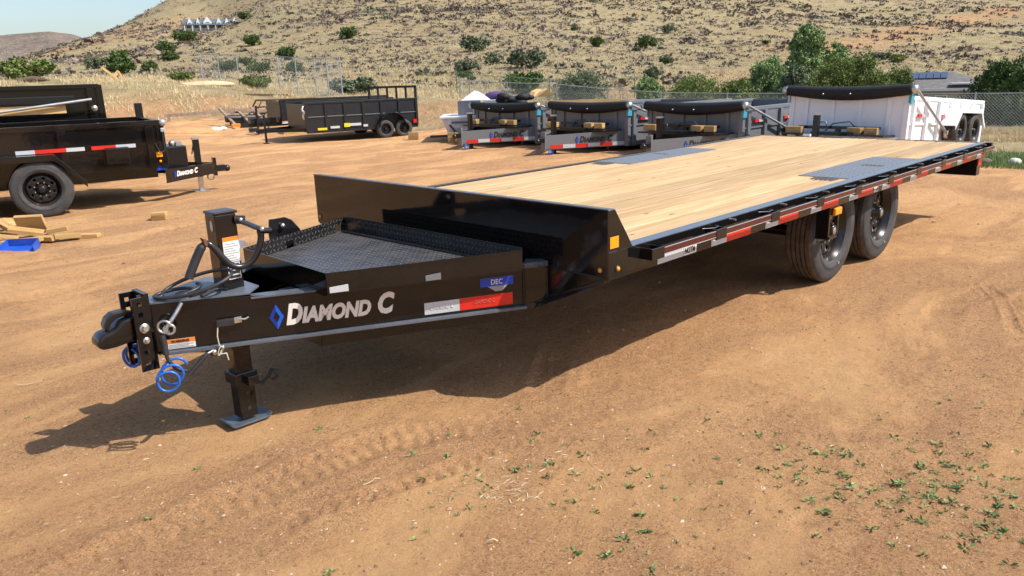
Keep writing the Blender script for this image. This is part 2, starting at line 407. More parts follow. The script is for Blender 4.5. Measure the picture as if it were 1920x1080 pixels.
# ------------------------------------------------------------------ terrain
KD = np.array([0, 15, 20, 25, 30, 36, 42, 50, 60, 80, 100, 150, 250, 420, 600, 1000, 1600.])
def Z(x, y, D): return atD(x, y, D).z
def col_(x, d):     # d: dict dist -> ('z',v) or image y
    ks = sorted(d); vs = [(d[k] if isinstance(d[k], tuple) else ('y', d[k])) for k in ks]
    hs = [v[1] if v[0] == 'z' else Z(x, v[1], k) for k, v in zip(ks, vs)]
    return np.interp(KD, ks, hs)
z_ = lambda v: ('z', v)
cols = [
 (-3.1416, np.interp(KD, [0, 60, 250, 600, 1600], [0, 0, 4, 20, 40])),
 (-1.6, np.interp(KD, [0, 40, 250, 600, 1600], [0, .3, 6, 25, 40])),
 (-.9, np.interp(KD, [0, 34, 42, 250, 600, 1600], [0, .2, 1.5, 12, 25, 30])),
 (0, col_(0, {0: z_(0), 25: z_(0), 30: z_(.1), 36: z_(.8), 42: 149, 60: 148, 100: 143, 150: 136, 250: 130, 420: 124, 600: 135, 1000: 160, 1600: 175})),
 (180, col_(180, {0: z_(0), 25: z_(0), 30: z_(.05), 36: z_(.7), 42: 154, 60: 151, 100: 139, 150: 122, 250: 98, 420: 67, 600: 80, 1000: 150, 1600: 170})),
 (330, col_(330, {0: z_(0), 30: z_(0), 36: z_(.6), 42: 156, 60: 151, 100: 131, 150: 112, 250: 85, 420: 48, 600: -2, 1000: 40, 1600: 100})),
 (400, col_(400, {0: z_(0), 30: z_(0), 36: z_(.5), 42: 161, 60: 151, 100: 130, 150: 108, 250: 82, 420: 55, 600: -25, 1000: -60, 1600: 0})),
 (520, col_(520, {0: z_(0), 28: z_(.05), 36: z_(.55), 42: 176, 60: 160, 100: 130, 150: 98, 250: 50, 420: -10, 600: -80, 1000: -100, 1600: -50})),
 (650, col_(650, {0: z_(0), 24: z_(0), 28: z_(.45), 32: 188, 42: 175, 60: 160, 100: 118, 150: 80, 250: 25, 420: -60, 600: -120, 1600: -100})),
 (850, col_(850, {0: z_(0), 22: z_(0), 26: z_(.35), 30: 186, 42: 180, 60: 168, 100: 116, 150: 72, 250: 10, 420: -80, 600: -130, 1600: -100})),
 (1050, col_(1050, {0: z_(0), 20: z_(0), 30: z_(-.3), 42: z_(-1.1), 60: 166, 100: 116, 150: 70, 250: 5, 420: -90, 600: -140, 1600: -100})),
 (1300, col_(1300, {0: z_(0), 19: z_(0), 42: z_(-1.4), 60: 172, 100: 130, 150: 85, 250: 20, 420: -80, 600: -130, 1600: -100})),
 (1600, col_(1600, {0: z_(0), 17: z_(0), 42: z_(-1.4), 60: z_(-2.4), 80: z_(-2.6), 100: 135, 150: 100, 250: 40, 420: -20, 600: -60, 1600: -60})),
 (1900, col_(1900, {0: z_(0), 16: z_(0), 42: z_(-1.4), 60: z_(-2.8), 80: z_(-3), 100: 150, 150: 118, 250: 55, 420: 0, 600: -40, 1600: -40})),
 (2.4, np.interp(KD, [0, 20, 60, 150, 420, 1600], [0, 0, -2.5, 2, 40, 60])),
 (3.3, np.interp(KD, [0, 60, 250, 600, 1600], [0, 0, 4, 20, 40])),
]
def az_of(px):
    if abs(px) < 4 and px != 0: return None
    d = ray(px, 150); return math.atan2(d.x, d.y)
AZ = []; TAB = []
for px, h in cols:
    if isinstance(px, float): a = YAW + px if px < 2 else YAW + px - 1.0
    else: a = az_of(px)
    AZ.append(a); TAB.append(h)
order = np.argsort(AZ); AZ = np.array(AZ)[order]; TAB = np.array(TAB)[order]
# densify + smooth the table
AG = np.linspace(AZ[0], AZ[-1], 721); LG = np.linspace(math.log(1), math.log(1600), 260)
def tab_lookup(a, d):
    out = np.empty((len(a), len(d)))
    prof = np.array([np.interp(d, KD, t) for t in TAB])
    for j in range(len(d)): out[:, j] = np.interp(a, AZ, prof[:, j])
    return out
GRID = tab_lookup(AG, np.exp(LG))
for _ in range(5):
    g = GRID.copy(); g[1:-1] = (g[:-2]+2*g[1:-1]+g[2:])/4; g[:, 1:-1] = (g[:, :-2]+2*g[:, 1:-1]+g[:, 2:])/4; GRID = g
def vnoise(x, y, seed=0):
    xi = np.floor(x).astype(np.int64); yi = np.floor(y).astype(np.int64); fx = x-xi; fy = y-yi
    fx = fx*fx*(3-2*fx); fy = fy*fy*(3-2*fy)
    def h(a, b):
        n = (a*374761393 + b*668265263 + seed*974634777) & 0xffffffff
        n = ((n ^ (n >> 13))*1274126177) & 0xffffffff
        return ((n ^ (n >> 16)) & 0xffff)/65535.0
    return (h(xi, yi)*(1-fx)+h(xi+1, yi)*fx)*(1-fy)+(h(xi, yi+1)*(1-fx)+h(xi+1, yi+1)*fx)*fy
def fbm(x, y, s, octv=4, seed=0):
    v = 0; a = 1; t = 0
    for i in range(octv): v = v+a*(vnoise(x*s, y*s, seed+i)-.5); t += a; a *= .5; s *= 2.03
    return v/t
def rut(x, y, pts, wid, dep, lug=.0, period=.075):
    """a wheel track pressed along a polyline: shallow trough with raised shoulders"""
    out = np.zeros_like(x); pts = np.array(pts, float); acc = 0
    best = np.full_like(x, 1e9); along = np.zeros_like(x)
    for a, b in zip(pts[:-1], pts[1:]):
        d = b-a; L = np.hypot(*d); t = np.clip(((x-a[0])*d[0]+(y-a[1])*d[1])/L/L, 0, 1)
        r = np.hypot(x-a[0]-t*d[0], y-a[1]-t*d[1]); m = r < best
        best = np.where(m, r, best); along = np.where(m, acc+t*L, along); acc += L
    q = best/wid
    out = -dep*np.exp(-q**4)+dep*.7*np.exp(-((q-1.25)/.3)**2)
    out += lug*np.exp(-q**6)*np.sin(along*2*math.pi/period + np.where(q > .45, 1.5, 0))
    return out
def relief(x, y):
    d = np.hypot(x-CAM.x, y-CAM.y)
    r = .035*fbm(x, y, .35, 3, 1)+.016*fbm(x, y, 1.6, 4, 5)
    r = r + (.020*fbm(x, y, 5, 4, 9)+.010*np.abs(fbm(x, y, 11, 3, 12)))*np.exp(-d/14)
    nearb = np.exp(-((d/16)**4))
    rr = np.zeros_like(x)
    for pts, wd, dp, lg in TRACKS: rr += rut(x+.05*fbm(x, y, 3, 2, 88), y+.05*fbm(x, y, 3, 2, 89), pts, wd, dp*1.0, lg*1.5)
    rr *= np.clip(.55+2.2*fbm(x, y, .9, 2, 87), .1, 1)
    r = r*np.clip((d)/3, .3, 1) + rr*nearb
    # churned patch at lower right
    ch = np.exp(-(((x-1.0)/1.6)**2+((y+1.3)/1.0)**2)); r += ch*.075*np.abs(fbm(x, y, 2.6, 4, 21))
    # flat under the big trailer's contacts
    for (cx, cyy) in ((2.97, .23), (3.93, .23), (-1.32, 1.3), (2.97, 2.36), (3.93, 2.36)):
        k = np.exp(-(((x-cx)**2+(y-cyy)**2)/.35**2)**2); r = r*(1-k)
    # rough banks
    bank = np.clip((d-21)/6, 0, 1)*np.clip(1-(d-60)/30, 0, 1)
    r = r + bank*(.45*fbm(x, y, .3, 4, 31)+.12*fbm(x, y, 1.2, 3, 35))
    far = np.clip((d-55)/60, 0, 1)
    r = r + far*(2.2*fbm(x, y, .03, 4, 41)+.8*fbm(x, y, .12, 3, 45))*np.clip(d/200, .4, 1.6)
    return r
TRACKS = [
 ([(1.6, -2.2), (2.4, -1.3), (3.6, -.8), (5.2, -.9)], .035, .010, .003),
 ([(.2, -1.0), (.9, -1.25), (1.3, -1.8)], .04, .006, .0),
 ([(-.4, -1.2), (.2, -1.35), (.6, -1.75)], .04, .005, .0),
 ([(-2.6, -.1), (-1.6, .25), (-.6, .05), (.6, -.9)], .05, .008, .004),
 ([(-4, .1), (-2.2, .55), (-1, .55), (.3, -.2), (2.2, -1.5)], .11, .012, .004),
 ([(-.2, -.05), (.7, .55), (1.6, 1.0), (3, 1.3)], .09, .012, .006),
 ([(-.1, .35), (.6, .85), (1.5, 1.4), (3, 1.8)], .09, .010, .006),
 ([(1.9, -.9), (2.9, -.75), (4.2, -1.0), (6.5, -1.9)], .10, .014, .007),
 ([(2.3, -1.35), (3.2, -1.1), (4.4, -1.35), (6.5, -2.4)], .10, .012, .007),
 ([(-3, 4.5), (0, 5.2), (3, 6.8), (8, 8.8)], .14, .014, .004),
 ([(-3, 6.0), (0, 6.7), (3, 8.2), (8, 10.2)], .14, .014, .004),
 ([(4.4, -.35), (5.5, -.2), (8, -.3), (12, -1.2)], .12, .014, .006),
 ([(-.2, -1.5), (.6, -1.0), (1.4, -1.0), (2.5, -1.9)], .10, .012, .004),
]
def TZ(x, y):
    x = np.atleast_1d(np.asarray(x, float)); y = np.atleast_1d(np.asarray(y, float))
    dx, dy = x-CAM.x, y-CAM.y; d = np.maximum(np.hypot(dx, dy), 1.0001)
    a = np.arctan2(dx, dy)
    a = np.where(a < AZ[0], a+2*math.pi, a); a = np.where(a > AZ[-1], a-2*math.pi, a); a = np.clip(a, AZ[0], AZ[-1])
    u = (a-AG[0])/(AG[1]-AG[0]); v = (np.log(d)-LG[0])/(LG[1]-LG[0])
    i = np.clip(u.astype(int), 0, len(AG)-2); j = np.clip(v.astype(int), 0, len(LG)-2); fu = u-i; fv = np.clip(v-j, 0, 1)
    h = (GRID[i, j]*(1-fu)+GRID[i+1, j]*fu)*(1-fv)+(GRID[i, j+1]*(1-fu)+GRID[i+1, j+1]*fu)*fv
    return h+relief(x, y)
def tz(x, y): return float(TZ(x, y)[0])
def on_ground(px, py):
    """where the view ray through a photograph point meets the terrain"""
    d = ray(px, py).normalized(); ts = np.exp(np.linspace(math.log(2), math.log(900), 1400))
    X = CAM.x+d.x*ts; Y = CAM.y+d.y*ts; Zr = CAM.z+d.z*ts; below = Zr < TZ(X, Y)
    k = int(np.argmax(below)) if below.any() else len(ts)-1
    return Vector((X[k], Y[k], tz(X[k], Y[k])))

def seg_dist(x, y, pts):
    best = np.full_like(x, 1e9)
    for a, b in zip(pts[:-1], pts[1:]):
        dx, dy = b[0]-a[0], b[1]-a[1]; L = dx*dx+dy*dy; t = np.clip(((x-a[0])*dx+(y-a[1])*dy)/L, 0, 1)
        best = np.minimum(best, np.hypot(x-a[0]-t*dx, y-a[1]-t*dy))
    return best
def make_terrain():
    azs = np.concatenate([np.radians(np.arange(-180+45, 1, 4.0)), np.radians(np.arange(2, 90, .11)), np.radians(np.arange(90, 180+45, 4.0))])
    rs = [0.0]
    r = .5
    while r < 1500:
        rs.append(r); r *= 1.006 if 1.8 < r < 9 else 1.010 if 1.8 < r < 60 else (1.02 if r >= 60 else 1.12)
    rs = np.array(rs); na, nr = len(azs), len(rs)
    A, D = np.meshgrid(azs, rs, indexing='ij')
    X = CAM.x+np.sin(A)*D; Y = CAM.y+np.cos(A)*D; ZZ = TZ(X.ravel(), Y.ravel()).reshape(X.shape)
    ZZ[:, 0] = 0
    co = np.stack([X, Y, ZZ], -1).reshape(-1, 3)
    # where does dirt end
    i, j = np.meshgrid(np.arange(na), np.arange(nr-1), indexing='ij'); i2 = (i+1) % na
    F = np.stack([i*nr+j, i2*nr+j, i2*nr+j+1, i*nr+j+1], -1).reshape(-1, 4)[:, ::-1]
    cen = co[F].mean(1); dd = np.hypot(cen[:, 0]-CAM.x, cen[:, 1]-CAM.y); aa = np.arctan2(cen[:, 0]-CAM.x, cen[:, 1]-CAM.y)
    lim = np.interp(aa, [az_of(0), az_of(180), az_of(500), az_of(650), az_of(850), az_of(1050), az_of(1300), az_of(1900)], [32, 33.5, 32, 25, 23.5, 26, 25, 17])
    lim = lim + 2.5*fbm(cen[:, 0], cen[:, 1], .5, 3, 61)
    isd = dd < lim
    for nm, sel, mt in (('dirt_yard', isd, DIRT), ('hillside_ground', ~isd, HILL)):
        fs = F[sel]; used, inv = np.unique(fs, return_inverse=True); fs = inv.reshape(fs.shape); vs = co[used]
        me = bpy.data.meshes.new(nm); me.vertices.add(len(vs)); me.vertices.foreach_set('co', vs.ravel())
        me.loops.add(fs.size); me.loops.foreach_set('vertex_index', fs.ravel().astype(np.int32))
        me.polygons.add(len(fs)); me.polygons.foreach_set('loop_start', np.arange(0, fs.size, 4, dtype=np.int32))
        me.polygons.foreach_set('loop_total', np.full(len(fs), 4, dtype=np.int32))
        me.polygons.foreach_set('use_smooth', np.ones(len(fs), dtype=bool)); me.update(calc_edges=True)
        if nm == 'hillside_ground':
            x, y = vs[:, 0], vs[:, 1]; d = np.hypot(x-CAM.x, y-CAM.y)
            red = np.zeros(len(vs))
            strip = [on_ground(*q) for q in ((1500, 92), (1620, 78), (1730, 52), (1830, 32), (1930, 14))]
            red = np.maximum(red, .75*np.exp(-(seg_dist(x, y, strip)/6.5)**2))
            for q, rad in (((250, 62), 34), ((290, 48), 30), ((210, 80), 26), ((330, 40), 24), ((1330, 160), 5), ((1400, 145), 6), ((1290, 170), 5), ((170, 95), 15), ((1190, 178), 4)):
                c = on_ground(*q); red = np.maximum(red, .42*np.exp(-(np.hypot(x-c.x, y-c.y)/rad)**2))
            aa = np.arctan2(x-CAM.x, y-CAM.y)
            cut = np.exp(-((aa-az_of(770))/.13)**4)*np.clip(1-abs(d-27)/4.5, 0, 1); red = np.maximum(red, cut*(1.0+.7*fbm(x, y, .9, 3, 77)))
            cutr = np.clip((aa-az_of(1780))/.05, 0, 1)*np.clip(1-abs(d-28)/9, 0, 1); red = np.maximum(red, cutr*(.3+1.0*fbm(x, y, .7, 3, 78)))
            cutl = np.exp(-((aa-az_of(330))/.10)**4)*np.clip(1-abs(d-36)/4.5, 0, 1); red = np.maximum(red, cutl*(.95+1.2*fbm(x, y, .6, 3, 79)))
            red = np.clip(red*(1+1.2*fbm(x, y, .15, 3, 71)), 0, 1)
            br = np.clip(.35+1.6*fbm(x, y, .018, 3, 91), 0, 1)*np.clip((d-48)/20, 0, 1)
            tone = np.stack([red, br, br*0, br*0+1], -1).astype(np.float32)
            at_ = me.color_attributes.new('tone', 'FLOAT_COLOR', 'POINT'); at_.data.foreach_set('color', tone.ravel())
        o = mesh_obj(nm, me, mt); o['kind'] = 'structure'
make_terrain()

def distant_hill():
    prof = [(-900, 110), (-300, 95), (-120, 80), (0, 71), (60, 66), (110, 61), (150, 66), (180, 76), (260, 110), (420, 150)]
    vs = []; fs = []; pxs = np.arange(-900, 421, 10); ds = np.linspace(1250, 2100, 22)
    for px in pxs:
        py = np.interp(px, [a for a, b in prof], [b for a, b in prof]); top = atD(px, py, 1800)
        for d in ds:
            q = atD(px, 150, d); t = (d-1250)/550; h = -5+(top.z+5)*(math.sin(min(t, 1.3)*math.pi/2))
            h += 14*float(fbm(np.array([q.x]), np.array([q.y]), .012, 4, 3)[0])*min(1, t)*(.4 if 1700 < d < 1900 else 1)
            vs.append((q.x, q.y, h))
    n = len(ds)
    for i in range(len(pxs)-1):
        for j in range(n-1): fs.append((i*n+j, (i+1)*n+j, (i+1)*n+j+1, i*n+j+1))
    k = NT('distant_scrub')
    a = k.noise(.02, 7, .7); c = k.ramp(a, [(.35, (.20, .165, .14)), (.5, (.27, .22, .175)), (.65, (.30, .245, .19))])
    sp = k.noise(.14, 5, .8); c = k.mix(k.ramp(sp, [(.45, .6), (.55, 0.0)]), c, (.14, .12, .11))
    o = MB().add(vs, fs, True).build('distant_hill', k.set(c, 1.0, 0.0, k.bump(a, 1.0, 20), spec=0.0)); o['kind'] = 'structure'
distant_hill()

# ------------------------------------------------------------------ card clouds (foliage, grass, brush)
def cards(name, P, N, Wd, Hd, tint, mat, parent=None, kind=None, tri=False, jit=.5):
    """leaf-size faces: centres P, long axis N, half widths Wd, lengths Hd"""
    n = len(P); rv = npr.normal(size=(n, 3)); N = N/np.linalg.norm(N, axis=1, keepdims=True)
    S = np.cross(N, rv); S /= np.linalg.norm(S, axis=1, keepdims=True)
    W = Wd[:, None]; H = Hd[:, None]
    if tri: V = np.stack([P-S*W, P+S*W, P+N*H+S*W*jit*npr.normal(size=(n, 1))], 1); k = 3
    else: V = np.stack([P-N*H*.5, P+S*W, P+N*H*.5, P-S*W], 1); k = 4
    me = bpy.data.meshes.new(name); me.vertices.add(n*k); me.vertices.foreach_set('co', V.reshape(-1, 3).astype(np.float32).ravel())
    me.loops.add(n*k); me.loops.foreach_set('vertex_index', np.arange(n*k, dtype=np.int32))
    me.polygons.add(n); me.polygons.foreach_set('loop_start', np.arange(0, n*k, k, dtype=np.int32)); me.polygons.foreach_set('loop_total', np.full(n, k, dtype=np.int32))
    me.update(calc_edges=True)
    a = me.attributes.new('tint', 'FLOAT', 'POINT'); a.data.foreach_set('value', np.repeat(tint, k).astype(np.float32))
    o = mesh_obj(name, me, mat, parent)
    if kind: o['kind'] = kind
    return o
def polar_points(n, az0, az1, d0, d1, pw=1.0):
    a = npr.uniform(az0, az1, n); u = npr.uniform(size=n)
    d = (d0**pw+u*(d1**pw-d0**pw))**(1/pw)
    x = CAM.x+np.sin(a)*d; y = CAM.y+np.cos(a)*d; return x, y, d, a
SAGEG = M_leaf('grey_sage_leaves', (.085, .088, .062), (.215, .21, .155))
DRYB = M_leaf('bank_grass_blades', (.42, .315, .165), (.74, .60, .37))
DRYG = M_leaf('dry_grass_blades', (.27, .215, .12), (.54, .46, .29))
SAGE = M_leaf('purple_brown_brush', (.115, .086, .078), (.27, .215, .18))
GRN1 = M_leaf('dark_shrub_leaves', (.040, .070, .020), (.13, .19, .055))
GRN2 = M_leaf('grey_green_leaves', (.075, .100, .060), (.21, .25, .15))
GRN3 = M_leaf('bright_pepper_leaves', (.10, .16, .06), (.32, .43, .17))
GRN4 = M_leaf('juniper_leaves', (.065, .10, .026), (.24, .29, .085))
WEED = M_leaf('weed_leaves', (.09, .16, .05), (.24, .34, .13))
STRAWM = M_leaf('straw', (.42, .32, .18), (.70, .60, .42))

def tufts(name, x, y, blades, hh, ww, mat, spread=.08, lean=.35, kindlab=None):
    n = len(x); z = TZ(x, y); X = np.repeat(x, blades)+npr.normal(size=n*blades)*spread; Y = np.repeat(y, blades)+npr.normal(size=n*blades)*spread
    Zz = np.repeat(z, blades)-.02; sc = np.repeat(npr.uniform(.5, 1.4, n), blades)
    N = np.stack([npr.normal(size=n*blades)*lean, npr.normal(size=n*blades)*lean, np.ones(n*blades)], 1)
    t = np.clip(np.repeat(npr.uniform(size=n), blades)+npr.normal(size=n*blades)*.2, 0, 1)
    o = cards(name, np.stack([X, Y, Zz], 1), N, ww*sc*.5, hh*sc*npr.uniform(.5, 1.1, n*blades), t, mat, kind='stuff', tri=True)
    return o
aL, aR = az_of(-60), az_of(1980)
# dry grass on the near banks
x, y, d, a = polar_points(26000, aL, az_of(1000), 26, 75, 1.2)
lim = np.interp(a, [az_of(0), az_of(180), az_of(500), az_of(650), az_of(850), az_of(1000)], [33, 34, 33, 29, 27, 27])
keep = (d > lim+1.5*fbm(x, y, .4, 3, 5)) & (fbm(x, y, .7, 3, 15) > .0)
cutz = (a > az_of(615)) & (a < az_of(875)) & (d < lim+5) & (fbm(x, y, .8, 3, 19) > -.22)
keep &= ~cutz
t = tufts('bank_dry_grass', x[keep], y[keep], 8, .24, .018, DRYB, .16, .5)
tag(t, 'tall straw coloured dry grass covering the bank behind the yard', 'dry grass')
x, y, d, a = polar_points(6500, az_of(1700), az_of(1990), 16, 50, 1.6)
keep = (fbm(x, y, .5, 3, 16) > -.02)
t = tufts('verge_dry_grass', x[keep], y[keep], 6, .16, .014, DRYB, .10)
tag(t, 'dry straw and clumps of grass on the rough ground at the right', 'dry grass')
x, y, d, a = polar_points(2600, az_of(1830), az_of(1990), 14.2, 17.5, 1.6)
t = tufts('verge_green_grass', x, y, 6, .09, .012, WEED, .08)
tag(t, 'patch of short green grass around the white stone at the right edge', 'grass')
x, y, d, a = polar_points(9000, az_of(1000), az_of(1750), 24, 62, 1.4)
keep = (fbm(x, y, .3, 3, 18) > -.02)
t = tufts('fence_dry_grass', x[keep], y[keep], 6, .28, .028, DRYG, .12)
tag(t, 'dry grass along the chain link fence behind the dump trailers', 'dry grass')
# hill grass tufts
x, y, d, a = polar_points(60000, aL, aR, 58, 300, 1.0)
t = tufts('hillside_dry_grass', x, y, 3, .30, .06, DRYG, .35, .5)
tag(t, 'pale dry grass tufts spread over the whole hillside', 'dry grass')
# brush
def brush(name, n, d0, d1, pw, size, cards_per, seed, mat=SAGE):
    x, y, d, a = polar_points(n, aL, aR, d0, d1, pw)
    dens = 1.5*fbm(x, y, .022, 3, seed)+.9*fbm(x, y, .11, 3, seed+1)
    keep = dens > npr.uniform(-.34, .30, n)
    x, y, d = x[keep], y[keep], d[keep]; z = TZ(x, y); n = len(x); drift = 1.6*fbm(x, y, .03, 2, seed+7)
    s = size*np.exp(npr.normal(size=n)*.5)*np.clip(d/160, .75, 1.6)
    k = cards_per; S = np.repeat(s, k)
    u = npr.normal(size=(n*k, 3)); u /= np.linalg.norm(u, axis=1, keepdims=True); u[:, 2] = np.abs(u[:, 2])*.8
    rr = npr.uniform(.35, 1, n*k)[:, None]
    P = np.stack([np.repeat(x, k), np.repeat(y, k), np.repeat(z, k)], 1)+u*rr*S[:, None]*np.array([1.15, 1.15, .7])
    t = np.clip(np.repeat(npr.uniform(0, .8, n)+drift, k)+npr.normal(size=n*k)*.22, 0, 1)
    return cards(name, P, u+npr.normal(size=(n*k, 3))*.6, S*.20, S*.55, t, mat, kind='stuff')
tag(brush('hillside_brush', 30000, 60, 620, 1.0, .46, 11, 51), 'low purple brown brush scattered over the hillside', 'brush')
tag(brush('hillside_sage', 4500, 62, 400, 1.0, .5, 14, 57, SAGEG), 'small grey green sage clumps among the brush on the hillside', 'brush')

# ------------------------------------------------------------------ shrubs and trees
def crown_mesh(name, blobs, n, leaf, mat, seed, droop=0.0):
    """leaf faces through a crown made of overlapping clumps (cx,cy,cz,r,squash)"""
    rs = np.random.RandomState(seed); P = []; N = []; T = []
    B = np.array(blobs); wgt = B[:, 3]**2; wgt /= wgt.sum()
    cl = []
    for b in blobs:          # sub clumps on the surface of each blob
        m = max(6, int(26*b[3]**0.5))
        for _ in range(m):
            u = rs.normal(size=3); u /= np.linalg.norm(u); u[2] = u[2]*.9+.1
            cl.append((b[0]+u[0]*b[3]*rs.uniform(.55, 1.05), b[1]+u[1]*b[3]*rs.uniform(.55, 1.05), b[2]+u[2]*b[3]*b[4]*rs.uniform(.5, 1.05), b[3]*rs.uniform(.18, .42), rs.uniform(0, 1)))
    cl = np.array(cl); idx = rs.randint(len(cl), size=n); c = cl[idx]
    u = rs.normal(size=(n, 3)); u /= np.linalg.norm(u, axis=1, keepdims=True)
    P = c[:, :3]+u*c[:, 3:4]*rs.uniform(.3, 1.0, (n, 1)); P[:, 2] = np.maximum(P[:, 2], .02)
    N = u+rs.normal(size=(n, 3))*.7; N[:, 2] += .3-droop*2
    T = np.clip(.5*c[:, 4]+.25+rs.normal(size=n)*.2, 0, 1)
    o = cards(name, P, N, leaf*rs.uniform(.5, 1.1, n)*.5, leaf*rs.uniform(.8, 1.6, n)*(1+droop), T, mat)
    return o
def stems_mesh(h, n, r, spread, seed):
    q = random.Random(seed); m = MB()
    for i in range(n):
        a = q.uniform(0, 6.28); s = spread*q.uniform(.3, 1)
        m.tube([(0, 0, -.15), (math.cos(a)*s*.3, math.sin(a)*s*.3, h*.4), (math.cos(a)*s, math.sin(a)*s, h*q.uniform(.75, 1))], [r, r*.7, r*.25], 6)
    return m
def make_shrub(kind, seed, mat, wide=1.0, n=2600):
    q = random.Random(seed); root = empty('shrub', (0, 0, -50))
    bl = [(q.uniform(-.55, .55)*wide, q.uniform(-.55, .55)*wide, q.uniform(.35, .75), q.uniform(.35, .55), .85) for _ in range(8)]
    bl += [(0, 0, .5, .6, .8)]
    crown_mesh('foliage', bl, n, .12, mat, seed).parent = root
    stems_mesh(.7, 6, .045, .4, seed).build('stem', BARK, root)
    return root
protos = {'dark': [make_shrub('dark', s, GRN1) for s in (1, 2, 3)], 'sage': [make_shrub('sage', s, GRN2, 1.15) for s in (5, 6)], 'low': [make_shrub('low', 9, GRN4, 1.5)]}
used_proto = set()
def plant(px, py, wpx, kind, label, hk=1.0, D=None):
    g = on_ground(px, py) if D is None else None
    if D is not None:
        q = atD(px, py, D); g = Vector((q.x, q.y, tz(q.x, q.y)))
    d = math.hypot(g.x-CAM.x, g.y-CAM.y); s = wpx*d/FPX/1.9
    pr = protos[kind]; p = pr[len(label) % len(pr)]
    o = p if id(p) not in used_proto else dup(p)
    used_proto.add(id(p))
    o.location = (g.x, g.y, g.z-.05*s); o.rotation_euler = (0, 0, rnd.uniform(0, 6.28)); o.scale = (s, s, s*hk)
    tag(o, label, 'shrub', 'green shrubs dotted over the hillside'); return o
SH = [
 (455, 40, 26, 'dark', 'dark round shrub right beside the white house on the hill', 1.1),
 (347, 80, 44, 'dark', 'dark green shrub on the slope just below the white house', .8),
 (313, 98, 40, 'dark', 'upper one of two shrubs touching each other left of hillside centre', .8),
 (320, 115, 42, 'dark', 'lower one of two shrubs touching each other left of hillside centre', .7),
 (225, 106, 28, 'dark', 'small brownish green shrub above the wide green bush at left', .7),
 (182, 129, 36, 'sage', 'grey green shrub touching the left side of wide green bush', .9),
 (228, 142, 64, 'dark', 'widest dark green bush on the left slope above crossed planks', 1.0),
 (284, 136, 34, 'dark', 'round green shrub right of the widest bush on left slope', 1.0),
 (84, 126, 24, 'sage', 'small grey shrub above the black dump trailer at far left', .8),
 (40, 150, 78, 'low', 'wide yellow green bush behind the black dump trailer at left edge', .75),
 (342, 152, 48, 'low', 'low yellow green bush on top of the grassy bank', .6),
 (472, 86, 33, 'dark', 'round dark shrub standing alone right of the white house', 1.0),
 (535, 114, 38, 'dark', 'round dark shrub above the left chain link fence', 1.15),
 (555, 138, 31, 'dark', 'small round shrub just over the corner of left fence', 1.2),
 (427, 134, 42, 'dark', 'left one of three shrubs grouped above the left fence', .8),
 (461, 124, 30, 'dark', 'middle upper one of three shrubs grouped above left fence', .9),
 (488, 138, 40, 'dark', 'right one of three shrubs grouped above the left fence', .9),
 (488, 168, 52, 'low', 'bush seen through the wire of left chain link fence', .9),
 (655, 72, 34, 'dark', 'round dark shrub alone high on the slope above utility trailer', 1.0),
 (657, 178, 90, 'sage', 'wide low grey green bush behind the black utility trailer', .62),
 (896, 96, 56, 'sage', 'spiky grey green bush highest of the three in hillside centre', .85),
 (923, 120, 36, 'sage', 'small spiky shrub between two bigger grey green bushes', .95),
 (992, 129, 74, 'sage', 'largest grey green bush in the centre of the hillside', .85),
 (874, 136, 42, 'sage', 'pale twiggy bush left of the largest grey green bush', .9),
 (872, 146, 30, 'dark', 'small bright green shrub at the foot of pale twiggy bush', .7),
 (886, 152, 20, 'sage', 'tiny shrub above the green wire pen', .8),
 (985, 176, 74, 'dark', 'dark bush inside the green wire pen', .95),
 (1122, 88, 32, 'dark', 'dark round shrub on the upper slope above third dump trailer', 1.0),
 (1210, 92, 38, 'dark', 'bright edged shrub on upper slope right of centre', 1.05),
 (1192, 96, 18, 'sage', 'tiny grey shrub touching the bright edged one', .8),
 (1077, 58, 14, 'dark', 'tiny dark shrub near top of photo right of centre', 1.0),
 (1253, 64, 24, 'sage', 'dark shrub near the top right of hillside centre', 1.2),
 (1226, 152, 40, 'sage', 'open branched shrub left of the pepper trees', 1.1),
 (1248, 122, 26, 'dark', 'small round shrub above the open branched one', 1.0),
 (1328, 166, 24, 'dark', 'small dark shrub on orange soil left of the trees', 1.0),
 (1434, 84, 18, 'dark', 'small dark shrub on the slope left of the tallest tree', .8),
 (1655, 112, 30, 'sage', 'left olive shrub of a pair above the grey roofed house', .7),
 (1682, 118, 32, 'low', 'right yellow olive shrub of a pair above grey roofed house', .8),
 (203, 134, 18, 'sage', 'little grey shrub between the two bushes on left slope', .7),
]
for s in SH: plant(*s)

